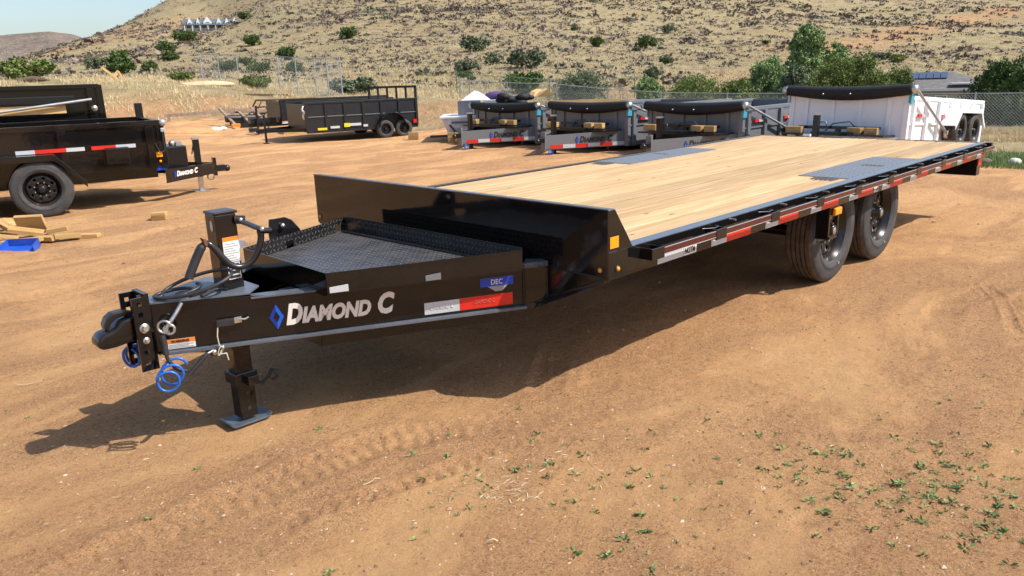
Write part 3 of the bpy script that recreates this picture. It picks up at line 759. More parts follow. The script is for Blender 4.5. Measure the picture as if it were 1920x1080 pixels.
def make_tree(name, base, scale, blobs, n, leaf, mat, label, cat, seed, droop=0, trunk=None, group=None):
    root = empty(name, base, (0, 0, 0), label, cat, group, scale)
    crown_mesh('crown', blobs, n, leaf, mat, seed, droop).parent = root
    q = random.Random(seed); m = MB(); th, tr = trunk
    for k in range(4):
        b = blobs[q.randrange(len(blobs))]
        m.tube([(q.uniform(-.1, .1), q.uniform(-.1, .1), -.3), (b[0]*.3, b[1]*.3, th), (b[0]*.8, b[1]*.8, b[2])], [tr, tr*.7, tr*.2], 7)
    m.build('trunk', BARK, root)
    return root
def tree_at(px, py_top, wpx, D, name, mat, label, cat, seed, n=9000, leaf=.16, droop=0, lobes=10, tallk=1.0, spread=None, group=None):
    n = int(n*1.6); leaf *= .72
    q = atD(px, 150, D); zb = tz(q.x, q.y); top = atD(px, py_top, D).z; H = top-zb; Wm = wpx*D/FPX*1.15
    rn = random.Random(seed); bl = []
    for i in range(lobes):
        f = (i+.5)/lobes; a = rn.uniform(0, 6.28); rad = Wm*.5*(1-.55*f**2.2)
        br = Wm*.30*(1-.30*f); rr = max(0, rad-br)*rn.uniform(.55, 1.0)
        bl.append((math.cos(a)*rr, math.sin(a)*rr, max(br*.7, H*f*.92), br, 1.0))
    bl.append((0, 0, H*.45, Wm*.32, 1.3)); bl.append((0, 0, H*.75, Wm*.26, 1.2)); bl.append((0, 0, H-.13*Wm, Wm*.14, 1.0))
    return make_tree(name, (q.x, q.y, zb), 1, bl, n, leaf, mat, label, cat, seed, droop, (H*.3, .14), group)
G5 = 'trees and big bushes along the far side of the fence'
tree_at(1512, 54, 92, 66, 'pepper_tree', GRN3, 'tallest pale green feathery pepper tree behind the fence', 'tree', 101, 16000, .17, .5, 12, group=G5)
tree_at(1568, 88, 80, 68, 'pepper_tree', GRN3, 'hazier pepper tree just right of the tallest one', 'tree', 102, 9000, .17, .5, 9, group=G5)
tree_at(1440, 122, 92, 60, 'pepper_tree', GRN3, 'lower rounded blue green tree left of the tallest pepper tree', 'tree', 103, 12000, .15, .3, 9, group=G5)
tree_at(1492, 128, 70, 58, 'pepper_tree', GRN2, 'small grey green tree between the round tree and junipers', 'tree', 104, 7000, .15, .3, 8, group=G5)
tree_at(1565, 120, 110, 52, 'juniper', GRN4, 'left dark yellow green juniper behind the white dump trailer', 'tree', 105, 14000, .13, -.2, 12, group=G5)
tree_at(1618, 104, 90, 53, 'juniper', GRN4, 'tallest pointed juniper in the middle behind white dump trailer', 'tree', 106, 13000, .13, -.2, 12, group=G5)
tree_at(1682, 136, 84, 50, 'juniper', GRN4, 'right juniper standing against the grey roofed house', 'tree', 107, 12000, .13, -.2, 10, group=G5)
tree_at(1640, 140, 90, 48, 'juniper', GRN4, 'lowest juniper just above the white trailer tarp', 'tree', 108, 9000, .13, -.2, 8, group=G5)
tree_at(1890, 132, 130, 54, 'live_oak', GRN1, 'dark oak at the right edge behind the fence', 'tree', 109, 16000, .17, 0, 11, group=G5)
tree_at(1925, 142, 110, 50, 'live_oak', GRN1, 'dark bush cut by the right edge of the photo behind fence', 'tree', 110, 9000, .17, 0, 8, group=G5)
tree_at(1090, 164, 104, 50, 'leafy_bush', GRN2, 'wide grey green bush behind fence above second dump trailer', 'bush', 111, 9000, .13, 0, 8, group=G5)
tree_at(1216, 156, 62, 52, 'leafy_bush', GRN3, 'bright green feathery bush behind the fence left of centre trees', 'bush', 112, 7000, .13, .3, 8, group=G5)
tree_at(1300, 172, 110, 50, 'leafy_bush', GRN4, 'low hedge like bush behind fence above third dump trailer', 'bush', 113, 9000, .12, 0, 8, group=G5)
tree_at(1382, 164, 90, 50, 'leafy_bush', GRN4, 'dark bush under the round blue green tree behind fence', 'bush', 114, 8000, .12, 0, 8, group=G5)

# ------------------------------------------------------------------ houses
def house_hill():
    c = on_ground(398, 56); d = math.hypot(c.x-CAM.x, c.y-CAM.y); mpp = d/FPX
    ang = math.atan2(-(c.x-CAM.x), (c.y-CAM.y))
    r = empty('white_house', (c.x, c.y, c.z), (0, 0, ang), 'long white farmhouse with row of dormers high on the left hill', 'house')
    W = 84*mpp; H1 = 9.5*mpp; dp = 9
    MB().bb(-W/2, W/2, 0, dp, -3, H1).build('wall', HWALL, r)
    MB().prism([(-W/2-.5, -.8, H1), (-W/2-.5, dp/2, H1+9*mpp), (-W/2-.5, dp+.8, H1)], (W+1, 0, 0)).build('roof', HROOF, r)
    MB().prism([(-W/2-1.5, -3, H1*.72), (-W/2-1.5, -.01, H1*.98), (-W/2-1.5, -.01, H1*.72)], (W+2, 0, 0)).build('porch_roof', HROOF, r)
    for k in range(8): MB().bb(-W/2+k*W/7-.12, -W/2+k*W/7+.12, -2.9, -2.6, -2, H1*.72).build('porch_post', HWALL, r)
    for k, (cx, ww) in enumerate(((-.40, 8), (-.25, 6), (-.07, 13), (.14, 8), (.29, 7), (.44, 9))):
        w2 = ww*mpp*.5; x0 = cx*W; zt = H1+ (7 if ww > 10 else 5.5)*mpp
        dm = MB().prism([(x0-w2, -.6, H1-.1), (x0-w2, -.6, zt-1), (x0, -.6, zt+1), (x0+w2, -.6, zt-1), (x0+w2, -.6, H1-.1)], (0, 4, 0)).build('dormer', HWALL, r)
        MB().bb(x0-w2*.45, x0+w2*.45, -.68, -.6, H1+.4, zt-1).build('pane', GLASS, dm)
    for k in range(7):
        x0 = -W/2+(k+.5)*W/7; MB().bb(x0-.7, x0+.7, -.06, 0, .6, 2.6).build('window', GLASS, r)
house_hill()
def house_right():
    D = 74; p0 = atD(1755, 170, D); zg = tz(p0.x, p0.y); ang = math.atan2(-(p0.x-CAM.x), (p0.y-CAM.y))
    r = empty('grey_house', (p0.x, p0.y, zg), (0, 0, ang+.12), 'low grey house with shingle roof and solar panels behind the fence', 'house')
    m = D/FPX; off = lambda px: (px-1755)*m; zz = lambda px, py: atD(px, py, D).z-zg
    ez = zz(1780, 166)
    MB().bb(off(1690), off(1822), 0, 9, -1, ez).build('wall', STUCCO, r)
    MB().bb(off(1822), off(1842), 1.5, 9, -1, ez-.2).build('wall', STUCCO, r)
    top = zz(1760, 137)
    MB().add([(off(1678), -.6, ez), (off(1846), -.6, ez), (off(1846), 9.6, ez), (off(1678), 9.6, ez), (off(1708), 4.5, top), (off(1790), 4.5, top)],
             [(0, 1, 5, 4), (1, 2, 5), (2, 3, 4, 5), (3, 0, 4), (3, 2, 1, 0)]).build('roof', SHING, r)
    MB().add([(off(1800), .8, ez-.05), (off(1880), .8, ez-.05), (off(1880), 9, ez-.05), (off(1800), 9, ez-.05), (off(1825), 4.5, top-.45), (off(1862), 4.5, top-.45)],
             [(0, 1, 5, 4), (1, 2, 5), (2, 3, 4, 5), (3, 0, 4), (3, 2, 1, 0)]).build('roof', SHING, r)
    MB().bb(off(1678), off(1846), -.72, -.6, ez-.16, ez+.03).build('fascia', TRIM, r)
    sp = MB(); y0, y1 = 2.3, 4.2
    zr = lambda yy: ez+(yy+.6)/5.1*(top-ez)
    for k in range(5):
        a = off(1722)+k*(off(1776)-off(1722))/5; b = a+(off(1776)-off(1722))/5-.05; s = .25
        MB().prism([(a+s*0, y0, zr(y0)+.08), (b, y0, zr(y0)+.08), (b+.25, y1, zr(y1)+.08), (a+.25, y1, zr(y1)+.08)], (0, 0, .04)).build('solar_panel', SOLAR, r)
    wx = off(1763); wf = MB().bb(wx-.45, wx+.45, -.07, 0, ez-1.5, ez-.5).build('window', TRIM, r)
    MB().bb(wx-.36, wx+.36, -.10, -.075, ez-1.4, ez-.6).build('pane', GLASS, wf)
    MB().bb(off(1800), off(1818), -.06, 0, -.5, ez-.35).build('door', PLASG, r)
    MB().bb(off(1775), off(1840), -.5, .6, zz(1800, 155)-.06, zz(1800, 155)).build('patio_cover', TRIM, r)
house_right()
def gable_shed():
    D = 58; p0 = atD(1445, 190, D); zg = tz(p0.x, p0.y); ang = math.atan2(-(p0.x-CAM.x), (p0.y-CAM.y)); m = D/FPX
    r = empty('tan_building', (p0.x, p0.y, zg), (0, 0, ang-.1), 'tan gable end of a small building behind the fence beside white trailer', 'house')
    off = lambda px: (px-1445)*m; e = atD(1445, 208, D).z-zg; t = atD(1445, 186, D).z-zg
    MB().prism([(off(1412), 0, -1), (off(1480), 0, -1), (off(1480), 0, e), (off(1445), 0, t-.1), (off(1412), 0, e)], (0, 7, 0)).build('wall', TANW, r)
    MB().prism([(off(1406), -.3, e-.1), (off(1445), -.3, t), (off(1445), -.3, t+.12), (off(1403), -.3, e)], (0, 7.6, 0)).build('roof', SHING, r)
    MB().prism([(off(1445), -.3, t), (off(1486), -.3, e-.1), (off(1489), -.3, e), (off(1445), -.3, t+.12)], (0, 7.6, 0)).build('roof', SHING, r)
    v = MB().bb(off(1441), off(1449), -.06, 0, e-.1, e+.35).build('gable_vent', TRIM, r)
gable_shed()

# ------------------------------------------------------------------ fences
def chain_fence(pts, h, label, spacing=3.0, mesh=.16, name='chain_link_fence', mat=GALV, wr=.006, pr=.035):
    P = []
    for a, b in zip(pts[:-1], pts[1:]):
        L = math.hypot(b[0]-a[0], b[1]-a[1]); n = max(1, round(L/spacing))
        for k in range(n): P.append((a[0]+(b[0]-a[0])*k/n, a[1]+(b[1]-a[1])*k/n))
    P.append(pts[-1]); z = [tz(*p) for p in P]
    if len(z) > 6:
        z = [sum(z[max(0, i-2):i+3])/len(z[max(0, i-2):i+3]) for i in range(len(z))]
    o = P[0]; r = empty(name, (o[0], o[1], z[0]), (0, 0, 0), label, 'fence')
    L3 = lambda p, zz, hh: (p[0]-o[0], p[1]-o[1], zz-z[0]+hh)
    me = MB().tube([(0, 0, -.4), (0, 0, h+.05)], pr, 8).mesh('post'); me.materials.append(mat)
    for p, zz in zip(P, z): mesh_obj('post', me, None, r, L3(p, zz, 0))
    tr = MB()
    for i in range(len(P)-1): tr.tube([L3(P[i], z[i], h), L3(P[i+1], z[i+1], h)], pr*.62, 6)
    tr.build('top_rail', mat, r)
    wm = MB()
    for i in range(len(P)-1):
        a = Vector(L3(P[i], z[i], 0)); b = Vector(L3(P[i+1], z[i+1], 0)); L = (b-a).length; n = max(1, round(L/mesh))
        for k in range(-int(h/mesh), n):
            for s in (1, -1):
                u0, v0, u1, v1 = k*mesh, 0, k*mesh+h, h
                if s < 0: v0, v1 = h, 0
                if u0 < 0: t = -u0/(u1-u0); v0 = v0+(v1-v0)*t; u0 = 0
                if u1 > L: t = (L-u0)/(u1-u0); v1 = v0+(v1-v0)*t; u1 = L
                if u1-u0 < .02: continue
                q = a+(b-a)*(u0/L)+Vector((0, 0, v0)); w_ = a+(b-a)*(u1/L)+Vector((0, 0, v1)); wm.tube([q, w_], wr, 3, False)
    wo = wm.build('wire_mesh', mat, r); wo['kind'] = 'stuff'
    return r
def g2(px, D): q = atD(px, 150, D); return (q.x, q.y)
chain_fence([g2(862, 46), g2(1240, 43), g2(1500, 41.5), g2(1700, 40.5), g2(1980, 39.5)], 1.55, 'long grey chain link fence running behind the dump trailers', 3.0, .13, wr=.0042)
chain_fence([g2(380, 50), g2(448, 46), g2(524, 44), g2(592, 40), g2(640, 36)], 1.75, 'chain link fence going up the grassy bank at the left', 2.6, .2, wr=.0035, pr=.028)
def wire_pen():
    q = [g2(858, 55), g2(1185, 57)]
    chain_fence([g2(856, 54), g2(880, 52), g2(1030, 53), g2(1190, 56)], 1.3, 'low green wire pen fence on the slope behind the first two dump trailers', 3.4, .33, 'wire_pen_fence', GREENPAINT, .006, .03)
wire_pen()

# ------------------------------------------------------------------ wheels
def wheel_parts(parent, c, R, wdt, side, detail=2, n=40):
    """part 'wheel' with tyre, rim, hub, nuts; side=-1: outer face towards -Y"""
    w_ = empty('wheel', c); w_.parent = parent
    s = side; o = wdt/2
    prof = [(R*.60, s*(-o*.85)), (R*.70, s*(-o*1.02)), (R*.88, s*(-o*1.0)), (R*.965, s*(-o*.86)), (R, s*(-o*.74))]
    k = 5 if detail > 1 else 3
    gr = np.linspace(-.74, .74, k*1+k+1)
    for i in range(k):
        a = -.74+1.48*i/k; b = -.74+1.48*(i+1)/k; gp = .05
        prof += [(R, s*o*(a+gp if i else a)), (R, s*o*(b-gp if i < k-1 else b))]
        if i < k-1: prof += [(R-.014, s*o*(b-gp+.01)), (R-.014, s*o*(b+gp-.01))]
    side_out = [(R*.965, s*o*.86), (R*.955, s*o*.905), (R*.94, s*o*.93), (R*.90, s*o*.985), (R*.80, s*o*1.03), (R*.74, s*o*1.03), (R*.735, s*o*1.045), (R*.70, s*o*1.02), (R*.62, s*o*.9), (R*.60, s*o*.83)]
    m = MB().lathe(prof[:5], n=n, axis='y').lathe(side_out, n=n, axis='y').build('tyre', RUB, w_)
    MB().lathe(prof[4:]+[side_out[0]], n=n, axis='y', smooth=False).build('tread', RUBD, w_)
    rr = R*.605
    rim = [(rr, -s*o*.8), (rr*.9, -s*o*.7), (rr*.86, s*o*.1), (rr*.88, s*o*.45), (rr*.96, s*o*.62), (rr, s*o*.80), (rr*1.03, s*o*.86), (rr*1.03, s*o*.80)]
    MB().lathe(rim, n=n, axis='y').build('rim', BLK2, w_)
    # disc with hand holes
    m = MB(); na = 48; radii = [rr*.30, rr*.46, rr*.56, rr*.70, rr*.80, rr*.88]; yo = [s*o*.28, s*o*.30, s*o*.34, s*o*.36, s*o*.28, s*o*.10]
    vs = []; fs = []
    for i in range(na):
        q = 2*math.pi*i/na
        for r_, y_ in zip(radii, yo): vs.append((r_*math.cos(q), y_, r_*math.sin(q)))
    for i in range(na):
        for j in range(5):
            if j == 2 and i % 6 in (1, 2): continue
            if j == 3 and i % 6 in (1, 2) and False: continue
            fs.append((i*6+j, i*6+j+1, ((i+1) % na)*6+j+1, ((i+1) % na)*6+j))
    dm = m.add(vs, fs, True).build('wheel_disc', BLK2, w_)
    sm = dm.modifiers.new('thick', 'SOLIDIFY'); sm.thickness = .006
    h = MB().lathe([(0, s*o*.92), (rr*.17, s*o*.92), (rr*.2, s*o*.86), (rr*.2, s*o*.42), (rr*.31, s*o*.38), (rr*.31, s*o*.2)], n=20, axis='y')
    h.build('hub', BLK2, w_)
    if detail > 0:
        me = MB().lathe([(0, s*.022), (.008, s*.022), (.0105, s*.016), (.0105, -s*.01)], n=6, axis='y', smooth=False).mesh('lug_nut'); me.materials.append(STEEL)
        for i in range(8):
            q = 2*math.pi*(i+.5)/8; mesh_obj('lug_nut', me, None, w_, (rr*.40*math.cos(q), s*o*.31, rr*.40*math.sin(q)))
    if detail > 1:
        MB().lathe([(rr*.08, s*(o*.93)), (rr*.08, s*(o*.925))], n=16, axis='y').lathe([(0, s*o*.935), (rr*.11, s*o*.93), (rr*.12, s*o*.915)], n=20, axis='y').build('hub_cap', STEEL, w_)
        bw = MB().box((R*.52*.0+R*.70*math.cos(-1.25), s*o*.98, R*.70*math.sin(-1.25)), (.03, .02, .018)); bw.build('wheel_weight', STEEL, w_)
    MB().lathe([(rr*.85, -s*o*.5), (rr*.2, -s*o*.45), (rr*.2, -s*o*1.1), (0, -s*o*1.1)], n=24, axis='y').build('brake_drum', BLK2, w_)
    return w_

# ------------------------------------------------------------------ the flatbed trailer
DZ = .787; W = 2.59
T = empty('flatbed_trailer', (0, 0, 0), (0, 0, 0), 'big black flatbed trailer with pale pine deck filling the photo centre', 'trailer')
def C(m, name, mat, bev=.0): return m.build(name, mat, T, bev)
# tongue
SKYSHEEN = simple('dusty_black_sky_sheen', (.10, .112, .135), .28, 0, .25, 5)  # blue-grey sky reflection on black paint put into the colour, with dust
A0 = Vector((-1.69, 1.24, 0)); B0 = Vector((-.1, .465, 0)); UA = (B0-A0).normalized(); NA = Vector((UA.y, -UA.x, 0)); LA = (B0-A0).length
def rp(s, z, o=0): v = A0+UA*s+NA*o; return Vector((v.x, v.y, z))
def mir(v): return Vector((v[0], W-v[1], v[2]))
for far in (False, True):
    f = (lambda v: mir(v)) if far else (lambda v: v)
    m = MB()
    m.prism([f(rp(-.02, .472)), f(rp(LA, .466)), f(rp(LA, .664)), f(rp(.62, .668)), f(rp(.30, .690)), f(rp(-.02, .694))], f(rp(0, 0, -.009))-f(rp(0, 0, 0)))
    o = C(m, 'tongue_rail', BLK, .0015); m = MB()
    m.prism([f(rp(.03, .4715, .026)), f(rp(LA, .4655, .026)), f(rp(LA, .4655, -.05)), f(rp(.03, .4715, -.05))], (0, 0, -.014)); C(m, 'rail_flange', SKYSHEEN, .001); m = MB()
    m.prism([f(rp(.42, .6685, .006)), f(rp(LA, .6645, .006)), f(rp(LA, .6645, -.065)), f(rp(.42, .6685, -.065))], (0, 0, .009)); C(m, 'rail_flange', SKYSHEEN, .001)
    m = MB().prism([f(rp(.03, .457, .017)), f(rp(LA+.02, .450, .017)), f(rp(LA+.02, .450, .001)), f(rp(.03, .457, .001))], (0, 0, -.006))
# front top plate (bluish sky reflection put into its colour)
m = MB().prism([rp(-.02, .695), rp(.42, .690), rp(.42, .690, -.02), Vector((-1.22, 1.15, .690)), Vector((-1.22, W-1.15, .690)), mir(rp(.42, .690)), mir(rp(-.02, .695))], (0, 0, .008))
C(m, 'top_plate', SKYSHEEN, .001)
C(MB().prism([rp(0, .457), rp(.3, .457), mir(rp(.3, .457)), mir(rp(0, .457))], (0, 0, .008)), 'bottom_plate', BLK2)
# dark front edge closing plate with adjustable coupler channel
for yy in (1.218, 1.372-.010):
    m = MB()
    hole = [.440, .490, .665, .710]
    # plate with round-looking holes: frame pieces around square openings
    x0, x1 = -1.778, -1.716
    zs = [.405]+sum([[h-.010, h+.010] for h in hole], [])+[.742]
    for i in range(0, len(zs), 2): m.bb(x0, x1, yy, yy+.010, zs[i], zs[i+1])
    for h in hole:
        m.bb(x0, x0+.020, yy, yy+.010, h-.010, h+.010); m.bb(x1-.022, x1, yy, yy+.010, h-.010, h+.010)
    C(m, 'coupler_channel', BLK, 0)
C(MB().bb(-1.722, -1.700, 1.228, 1.362, .40, .752), 'coupler_channel', BLK, .001)
# coupler casting: flat shank and domed ball socket, hooded latch on top
m = MB().prism([(x, 1.245, z) for x, z in ((-1.700, .548), (-1.800, .545), (-1.855, .537), (-1.912, .538), (-1.930, .555), (-1.926, .585), (-1.903, .606), (-1.868, .612), (-1.845, .622), (-1.825, .646), (-1.790, .655), (-1.700, .655))], (0, .100, 0))
o = C(m, 'coupler', BLK, .020); o.modifiers['bevel'].segments = 4
for p_ in o.data.polygons: p_.use_smooth = True
m = MB().prism([(x, 1.268, z) for x, z in ((-1.735, .656), (-1.760, .672), (-1.800, .688), (-1.845, .686), (-1.872, .668), (-1.886, .640), (-1.884, .616), (-1.868, .618), (-1.856, .640), (-1.830, .660), (-1.790, .664))], (0, .054, 0))
C(m, 'coupler_latch', BLK2, .006)
for k in range(4):
    C(MB().bb(-1.790+.004*k, -1.735-.006*(k % 2), 1.2435, 1.2445, .572+k*.017, .580+k*.017), 'cast_lettering', BLK2)
for (x, z, r) in ((-1.742, .602, .022), (-1.742, .545, .015)):
    m = MB().lathe([(0, -.018), (r*.55, -.018), (r*.62, -.012), (r*.62, -.003)], (x, 1.218, z), 'y', 6, False).lathe([(r*.6, -.004), (r, -.004), (r, 0.0)], (x, 1.218, z), 'y', 24)
    C(m, 'coupler_bolt', STEEL)
# jack
JX, JY = -1.322, 1.243
def jx(z): return JX+.0  # vertical
hw = .052
m = MB().bb(JX-hw, JX+hw, JY-hw, JY+hw, .40, 1.052); C(m, 'jack_tube', BLK, .006)
m = MB().bb(JX-hw-.004, JX+hw+.008, JY-hw-.004, JY+hw+.004, 1.052, 1.066); C(m, 'jack_cap', BLK2, .005)
C(MB().bb(JX-.043, JX+.043, JY-.043, JY+.043, .035, .44), 'jack_drop_leg', BLK, .005)
C(MB().bb(JX-.058, JX+.058, JY-.058, JY+.058, .215, .275), 'jack_collar', BLK2, .004)
for z in (.165, .085):
    C(MB().lathe([(0, .0), (.011, .0)], (JX-.0, JY-.0445, z), 'y', 14), 'pin_hole', INK)
# side facing the camera (-x face) holes too
m = MB().prism([(JX-.095, JY-.07, .012), (JX+.085, JY-.07, .012), (JX+.085, JY+.07, .012), (JX-.095, JY+.07, .012)], (0, 0, .010))
m.prism([(JX-.095, JY-.07, .012), (JX-.095, JY+.07, .012), (JX-.115, JY+.07, .030), (JX-.115, JY-.07, .030)], (.004, 0, .008))
m.prism([(JX+.085, JY-.07, .012), (JX+.085, JY+.07, .012), (JX+.105, JY+.07, .030), (JX+.105, JY-.07, .030)], (-.004, 0, .008))
C(m, 'jack_foot', simple('worn_foot_plate', (.10, .115, .14), .4, .3, .3, 12), .002)
# pin with handle
C(MB().tube([(JX, JY-.02, .235), (JX+.01, JY-.085, .235)], .014, 12), 'jack_pin', STEEL)
m = MB().bb(JX-.012, JX+.04, JY-.10, JY-.052, .215, .262)
C(m, 'pin_bracket', BLK2, .003)
m = MB().tube([(JX+.03, JY-.08, .225), (JX+.055, JY-.10, .215), (JX+.085, JY-.115, .245), (JX+.10, JY-.122, .275), (JX+.118, JY-.13, .27), (JX+.118, JY-.13, .235), (JX+.10, JY-.12, .222)], .009, 8)
C(m, 'pin_handle', BLK2)
# crank: shaft, arm and grip
cs = Vector((JX+hw, JY-.02, 1.015))
m = MB().tube([cs+Vector((-.01, -.028, .005)), cs+Vector((.035, -.045, .0))], .020, 14); C(m, 'crank_socket', BLK2)
e1 = onpl(490, 430, 1, 1.10)
m = MB().tube([cs+Vector((.005, -.035, .002)), e1], .0125, 12); C(m, 'crank_shaft', simple('dark_zinc', (.10, .115, .14), .3, .7, .15, 30))
m = MB().sphere(cs+Vector((.012, -.05, .004)), .011); m.sphere(e1+Vector((-.004, -.014, .004)), .012); C(m, 'crank_pin', STEEL)
m = MB().tube([e1+Vector((-.012, -.005, -.005)), e1+Vector((.045, .0, -.012))], .014, 12); C(m, 'crank_sleeve', BLK2)
path = [onpl(487, 432, 1, 1.10)]
for (px, py, yy) in ((490, 445, 1.10), (487, 462, 1.10), (479, 480, 1.105), (470, 492, 1.11), (456, 500, 1.115), (442, 501, 1.12), (428, 494, 1.13), (414, 480, 1.14), (402, 466, 1.15), (392, 457, 1.16), (384, 457, 1.17)): path.append(onpl(px, py, 1, yy))
def smooth_path(p, it=2):
    for _ in range(it):
        q = [p[0]]
        for a, b in zip(p[:-1], p[1:]): q += [a*.75+b*.25, a*.25+b*.75]
        q.append(p[-1]); p = q
    return p
C(MB().tube(smooth_path(path), .0155, 12), 'crank_arm', BLK2)
gpth = [onpl(384, 457, 1, 1.17), onpl(376, 466, 1, 1.175), onpl(370, 480, 1, 1.18), onpl(362, 500, 1, 1.185), onpl(354, 522, 1, 1.19)]
C(MB().tube(smooth_path(gpth), [.0155]*4+[.0205]*(len(smooth_path(gpth))-4), 12), 'crank_grip', CABLE)
m = MB().prism([onpl(379, 447, 1, 1.15), onpl(386, 449, 1, 1.15), onpl(393, 461, 1, 1.15), onpl(386, 462, 1, 1.15)], (0, .025, 0)); C(m, 'crank_clip', RUST, .001)
# stickers on the jack tube (face towards -y and -x)
yf = JY-hw-.0015
def sticker(x0, x1, z0, z1, mat, nm='warning_label', dy=0): return C(MB().bb(x0, x1, yf-dy-.001, yf-dy, z0, z1), nm, mat)
sticker(JX-.030, JX+.047, .925, .945, ORANGE); sticker(JX-.030, JX+.047, .826, .925, WHITE)
for k in range(8):
    sticker(JX-.026, JX+.042-.012*(k % 3), .832+k*.0112, .835+k*.0112, INKG, 'label_print', .001)
sticker(JX-.020, JX+.040, .744, .822, WHITE)
sticker(JX-.016, JX+.036, .788, .818, BLUEL, 'label_print', .001); sticker(JX-.016, JX+.036, .768, .784, INK, 'label_print', .001); sticker(JX-.016, JX+.036, .748, .762, INK, 'label_print', .001)
place_text('PRO', .022, T, WHITE, frame((JX-.010, yf-.0035, .795), (1, 0, 0), (0, 0, 1)), 'label_print', offset=.0006)
C(MB().prism([(JX+.047, yf, .925), (JX+.075, yf-.012, .915), (JX+.082, yf-.01, .895), (JX+.047, yf, .880)], (0, .001, 0)), 'warning_label', WHITE)
ov = [(JX-hw-.001, JY-.012+.014*math.cos(q), 1.0+.026*math.sin(q)) for q in np.linspace(0, 2*math.pi, 17)[:-1]]
C(MB().prism(ov, (-.001, 0, 0)), 'round_sticker', WTAPE)
# spare tyre bracket behind jack (black plate with bolt)
bp = [(505, 412), (518, 410), (534, 407), (547, 412), (562, 428), (566, 436), (566, 470), (512, 480), (505, 440)]
C(MB().prism([onpl(px, py, 1, 1.93) for px, py in bp], (0, .012, 0)), 'mounting_bracket', BLK2, .002)
C(MB().sphere(onpl(530, 423, 1, 1.915), .015), 'bracket_bolt', STEEL)
# tool tray: floor and upright walls, front corners cut to follow the tongue
zt0, zt1 = .672, .775
Pn = [Vector((-.985, .975, 0)), Vector((-.10, .435, 0)), Vector((-.10, W-.49, 0)), Vector((-.985, W-.975, 0))]
Pn = [onpl(610, 512, 2, zt1), onpl(978, 469, 2, zt1), onpl(643, 408, 2, zt1), onpl(457, 465, 2, zt1)]
Pn = [Vector((p.x, p.y, 0)) for p in Pn]
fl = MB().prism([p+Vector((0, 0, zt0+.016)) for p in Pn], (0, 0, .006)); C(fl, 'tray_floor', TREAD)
def wall(a, b, z0, z1, mat, th=.004, holes=()):
    d = (b-a); L = d.length; d.normalize(); nn = Vector((d.y, -d.x, 0)); m = MB()
    xs = [0]+[v for h in holes for v in h]+[L]
    for i in range(0, len(xs), 2): m.prism([a+d*xs[i]+Vector((0, 0, z0)), a+d*xs[i+1]+Vector((0, 0, z0)), a+d*xs[i+1]+Vector((0, 0, z1)), a+d*xs[i]+Vector((0, 0, z1))], nn*th)
    for h in holes: m.prism([a+d*h[0]+Vector((0, 0, z0+.065)), a+d*h[1]+Vector((0, 0, z0+.065)), a+d*h[1]+Vector((0, 0, z1)), a+d*h[0]+Vector((0, 0, z1))], nn*th)
    return C(m, 'tray_side', mat)
wall(Pn[0], Pn[1], zt0, zt1, BLK); wall(Pn[1], Pn[2], zt0+.02, zt1+.012, TREADY); Lf = (Pn[3]-Pn[2]).length
wall(Pn[2], Pn[3], zt0, zt1, TREADV, holes=((.03, .09), (Lf*.55, Lf*.55+.07))); wall(Pn[3], Pn[0], zt0-.01, zt1, BLK)
C(MB().bar(Pn[1]+Vector((-.02, .04, zt0+.026)), Pn[2]+Vector((-.04, -.05, zt0+.026)), .03, .012), 'tray_rib', BLK2)
for (sa, sb) in ((.0, .09), (.47, .55)):
    d = (Pn[1]-Pn[0]); L = d.length; d.normalize(); nn = Vector((d.y, -d.x, 0)); a = Pn[0]+d*(sa*L/1.0+.01)+nn*.006; b = a+d*((sb-sa)*L)
    C(MB().prism([a+Vector((0, 0, zt0+.006)), b+Vector((0, 0, zt0+.006)), b+Vector((0, 0, zt0+.040)), a+Vector((0, 0, zt0+.034))], nn*.003), 'reflective_patch', WTAPE if sa == 0 else GREYP, .002)
# pan hanging under the tongue
q0, q1 = Vector((-.985, 1.03, 0)), Vector((-.09, .625, 0))
pan = [q0, q1, Vector((q1.x, W-q1.y, 0)), Vector((q0.x, W-q0.y, 0))]
C(MB().prism([p+Vector((0, 0, .352)) for p in pan], (0, 0, .10)), 'storage_pan', BLK2, .003)
C(MB().bb(-1.12, -1.02, 1.03, 1.16, .60, .655), 'battery_box', BLK2, .004)
for x, yy in ((-1.0, .98), (-.55, .80)): C(MB().bb(x, x+.04, yy, W-yy, .48, .53), 'cross_member', BLK2)
# folded cloth at the tray's rear corner
C(MB().prism([(-.14, .43, .672), (-.02, .37, .672), (.0, .43, .672), (-.06, .50, .672)], (0, 0, .03)), 'weld_gusset', simple('scuffed_steel', (.06, .07, .08), .5, .2, .5, 40), .006)
# tapered front cross beam below the headboard
for far in (False, True):
    f = mir if far else (lambda v: Vector(v))
    C(MB().prism([f(v) for v in ((-.10, .465, .664), (0.0, .40, .664), (0.0, .40, .50), (-.10, .465, .466))], f(Vector((.006, .01, 0)))-f(Vector((0, 0, 0)))), 'front_outrigger', BLK, .001)
    C(MB().prism([f(v) for v in ((0.0, .40, .664), (.012, .03, .668), (.012, .03, .655), (0.0, .40, .505))], (.008, 0, 0)), 'front_outrigger', BLK, .001)
    C(MB().prism([f(v) for v in ((-.10, .475, .466), (-.03, .44, .470), (-.005, .40, .500), (.008, .03, .650), (.008, .03, .628), (-.01, .38, .470), (-.05, .45, .44), (-.10, .475, .45))], (.05, 0, 0)), 'outrigger_flange', BLK2, .002)
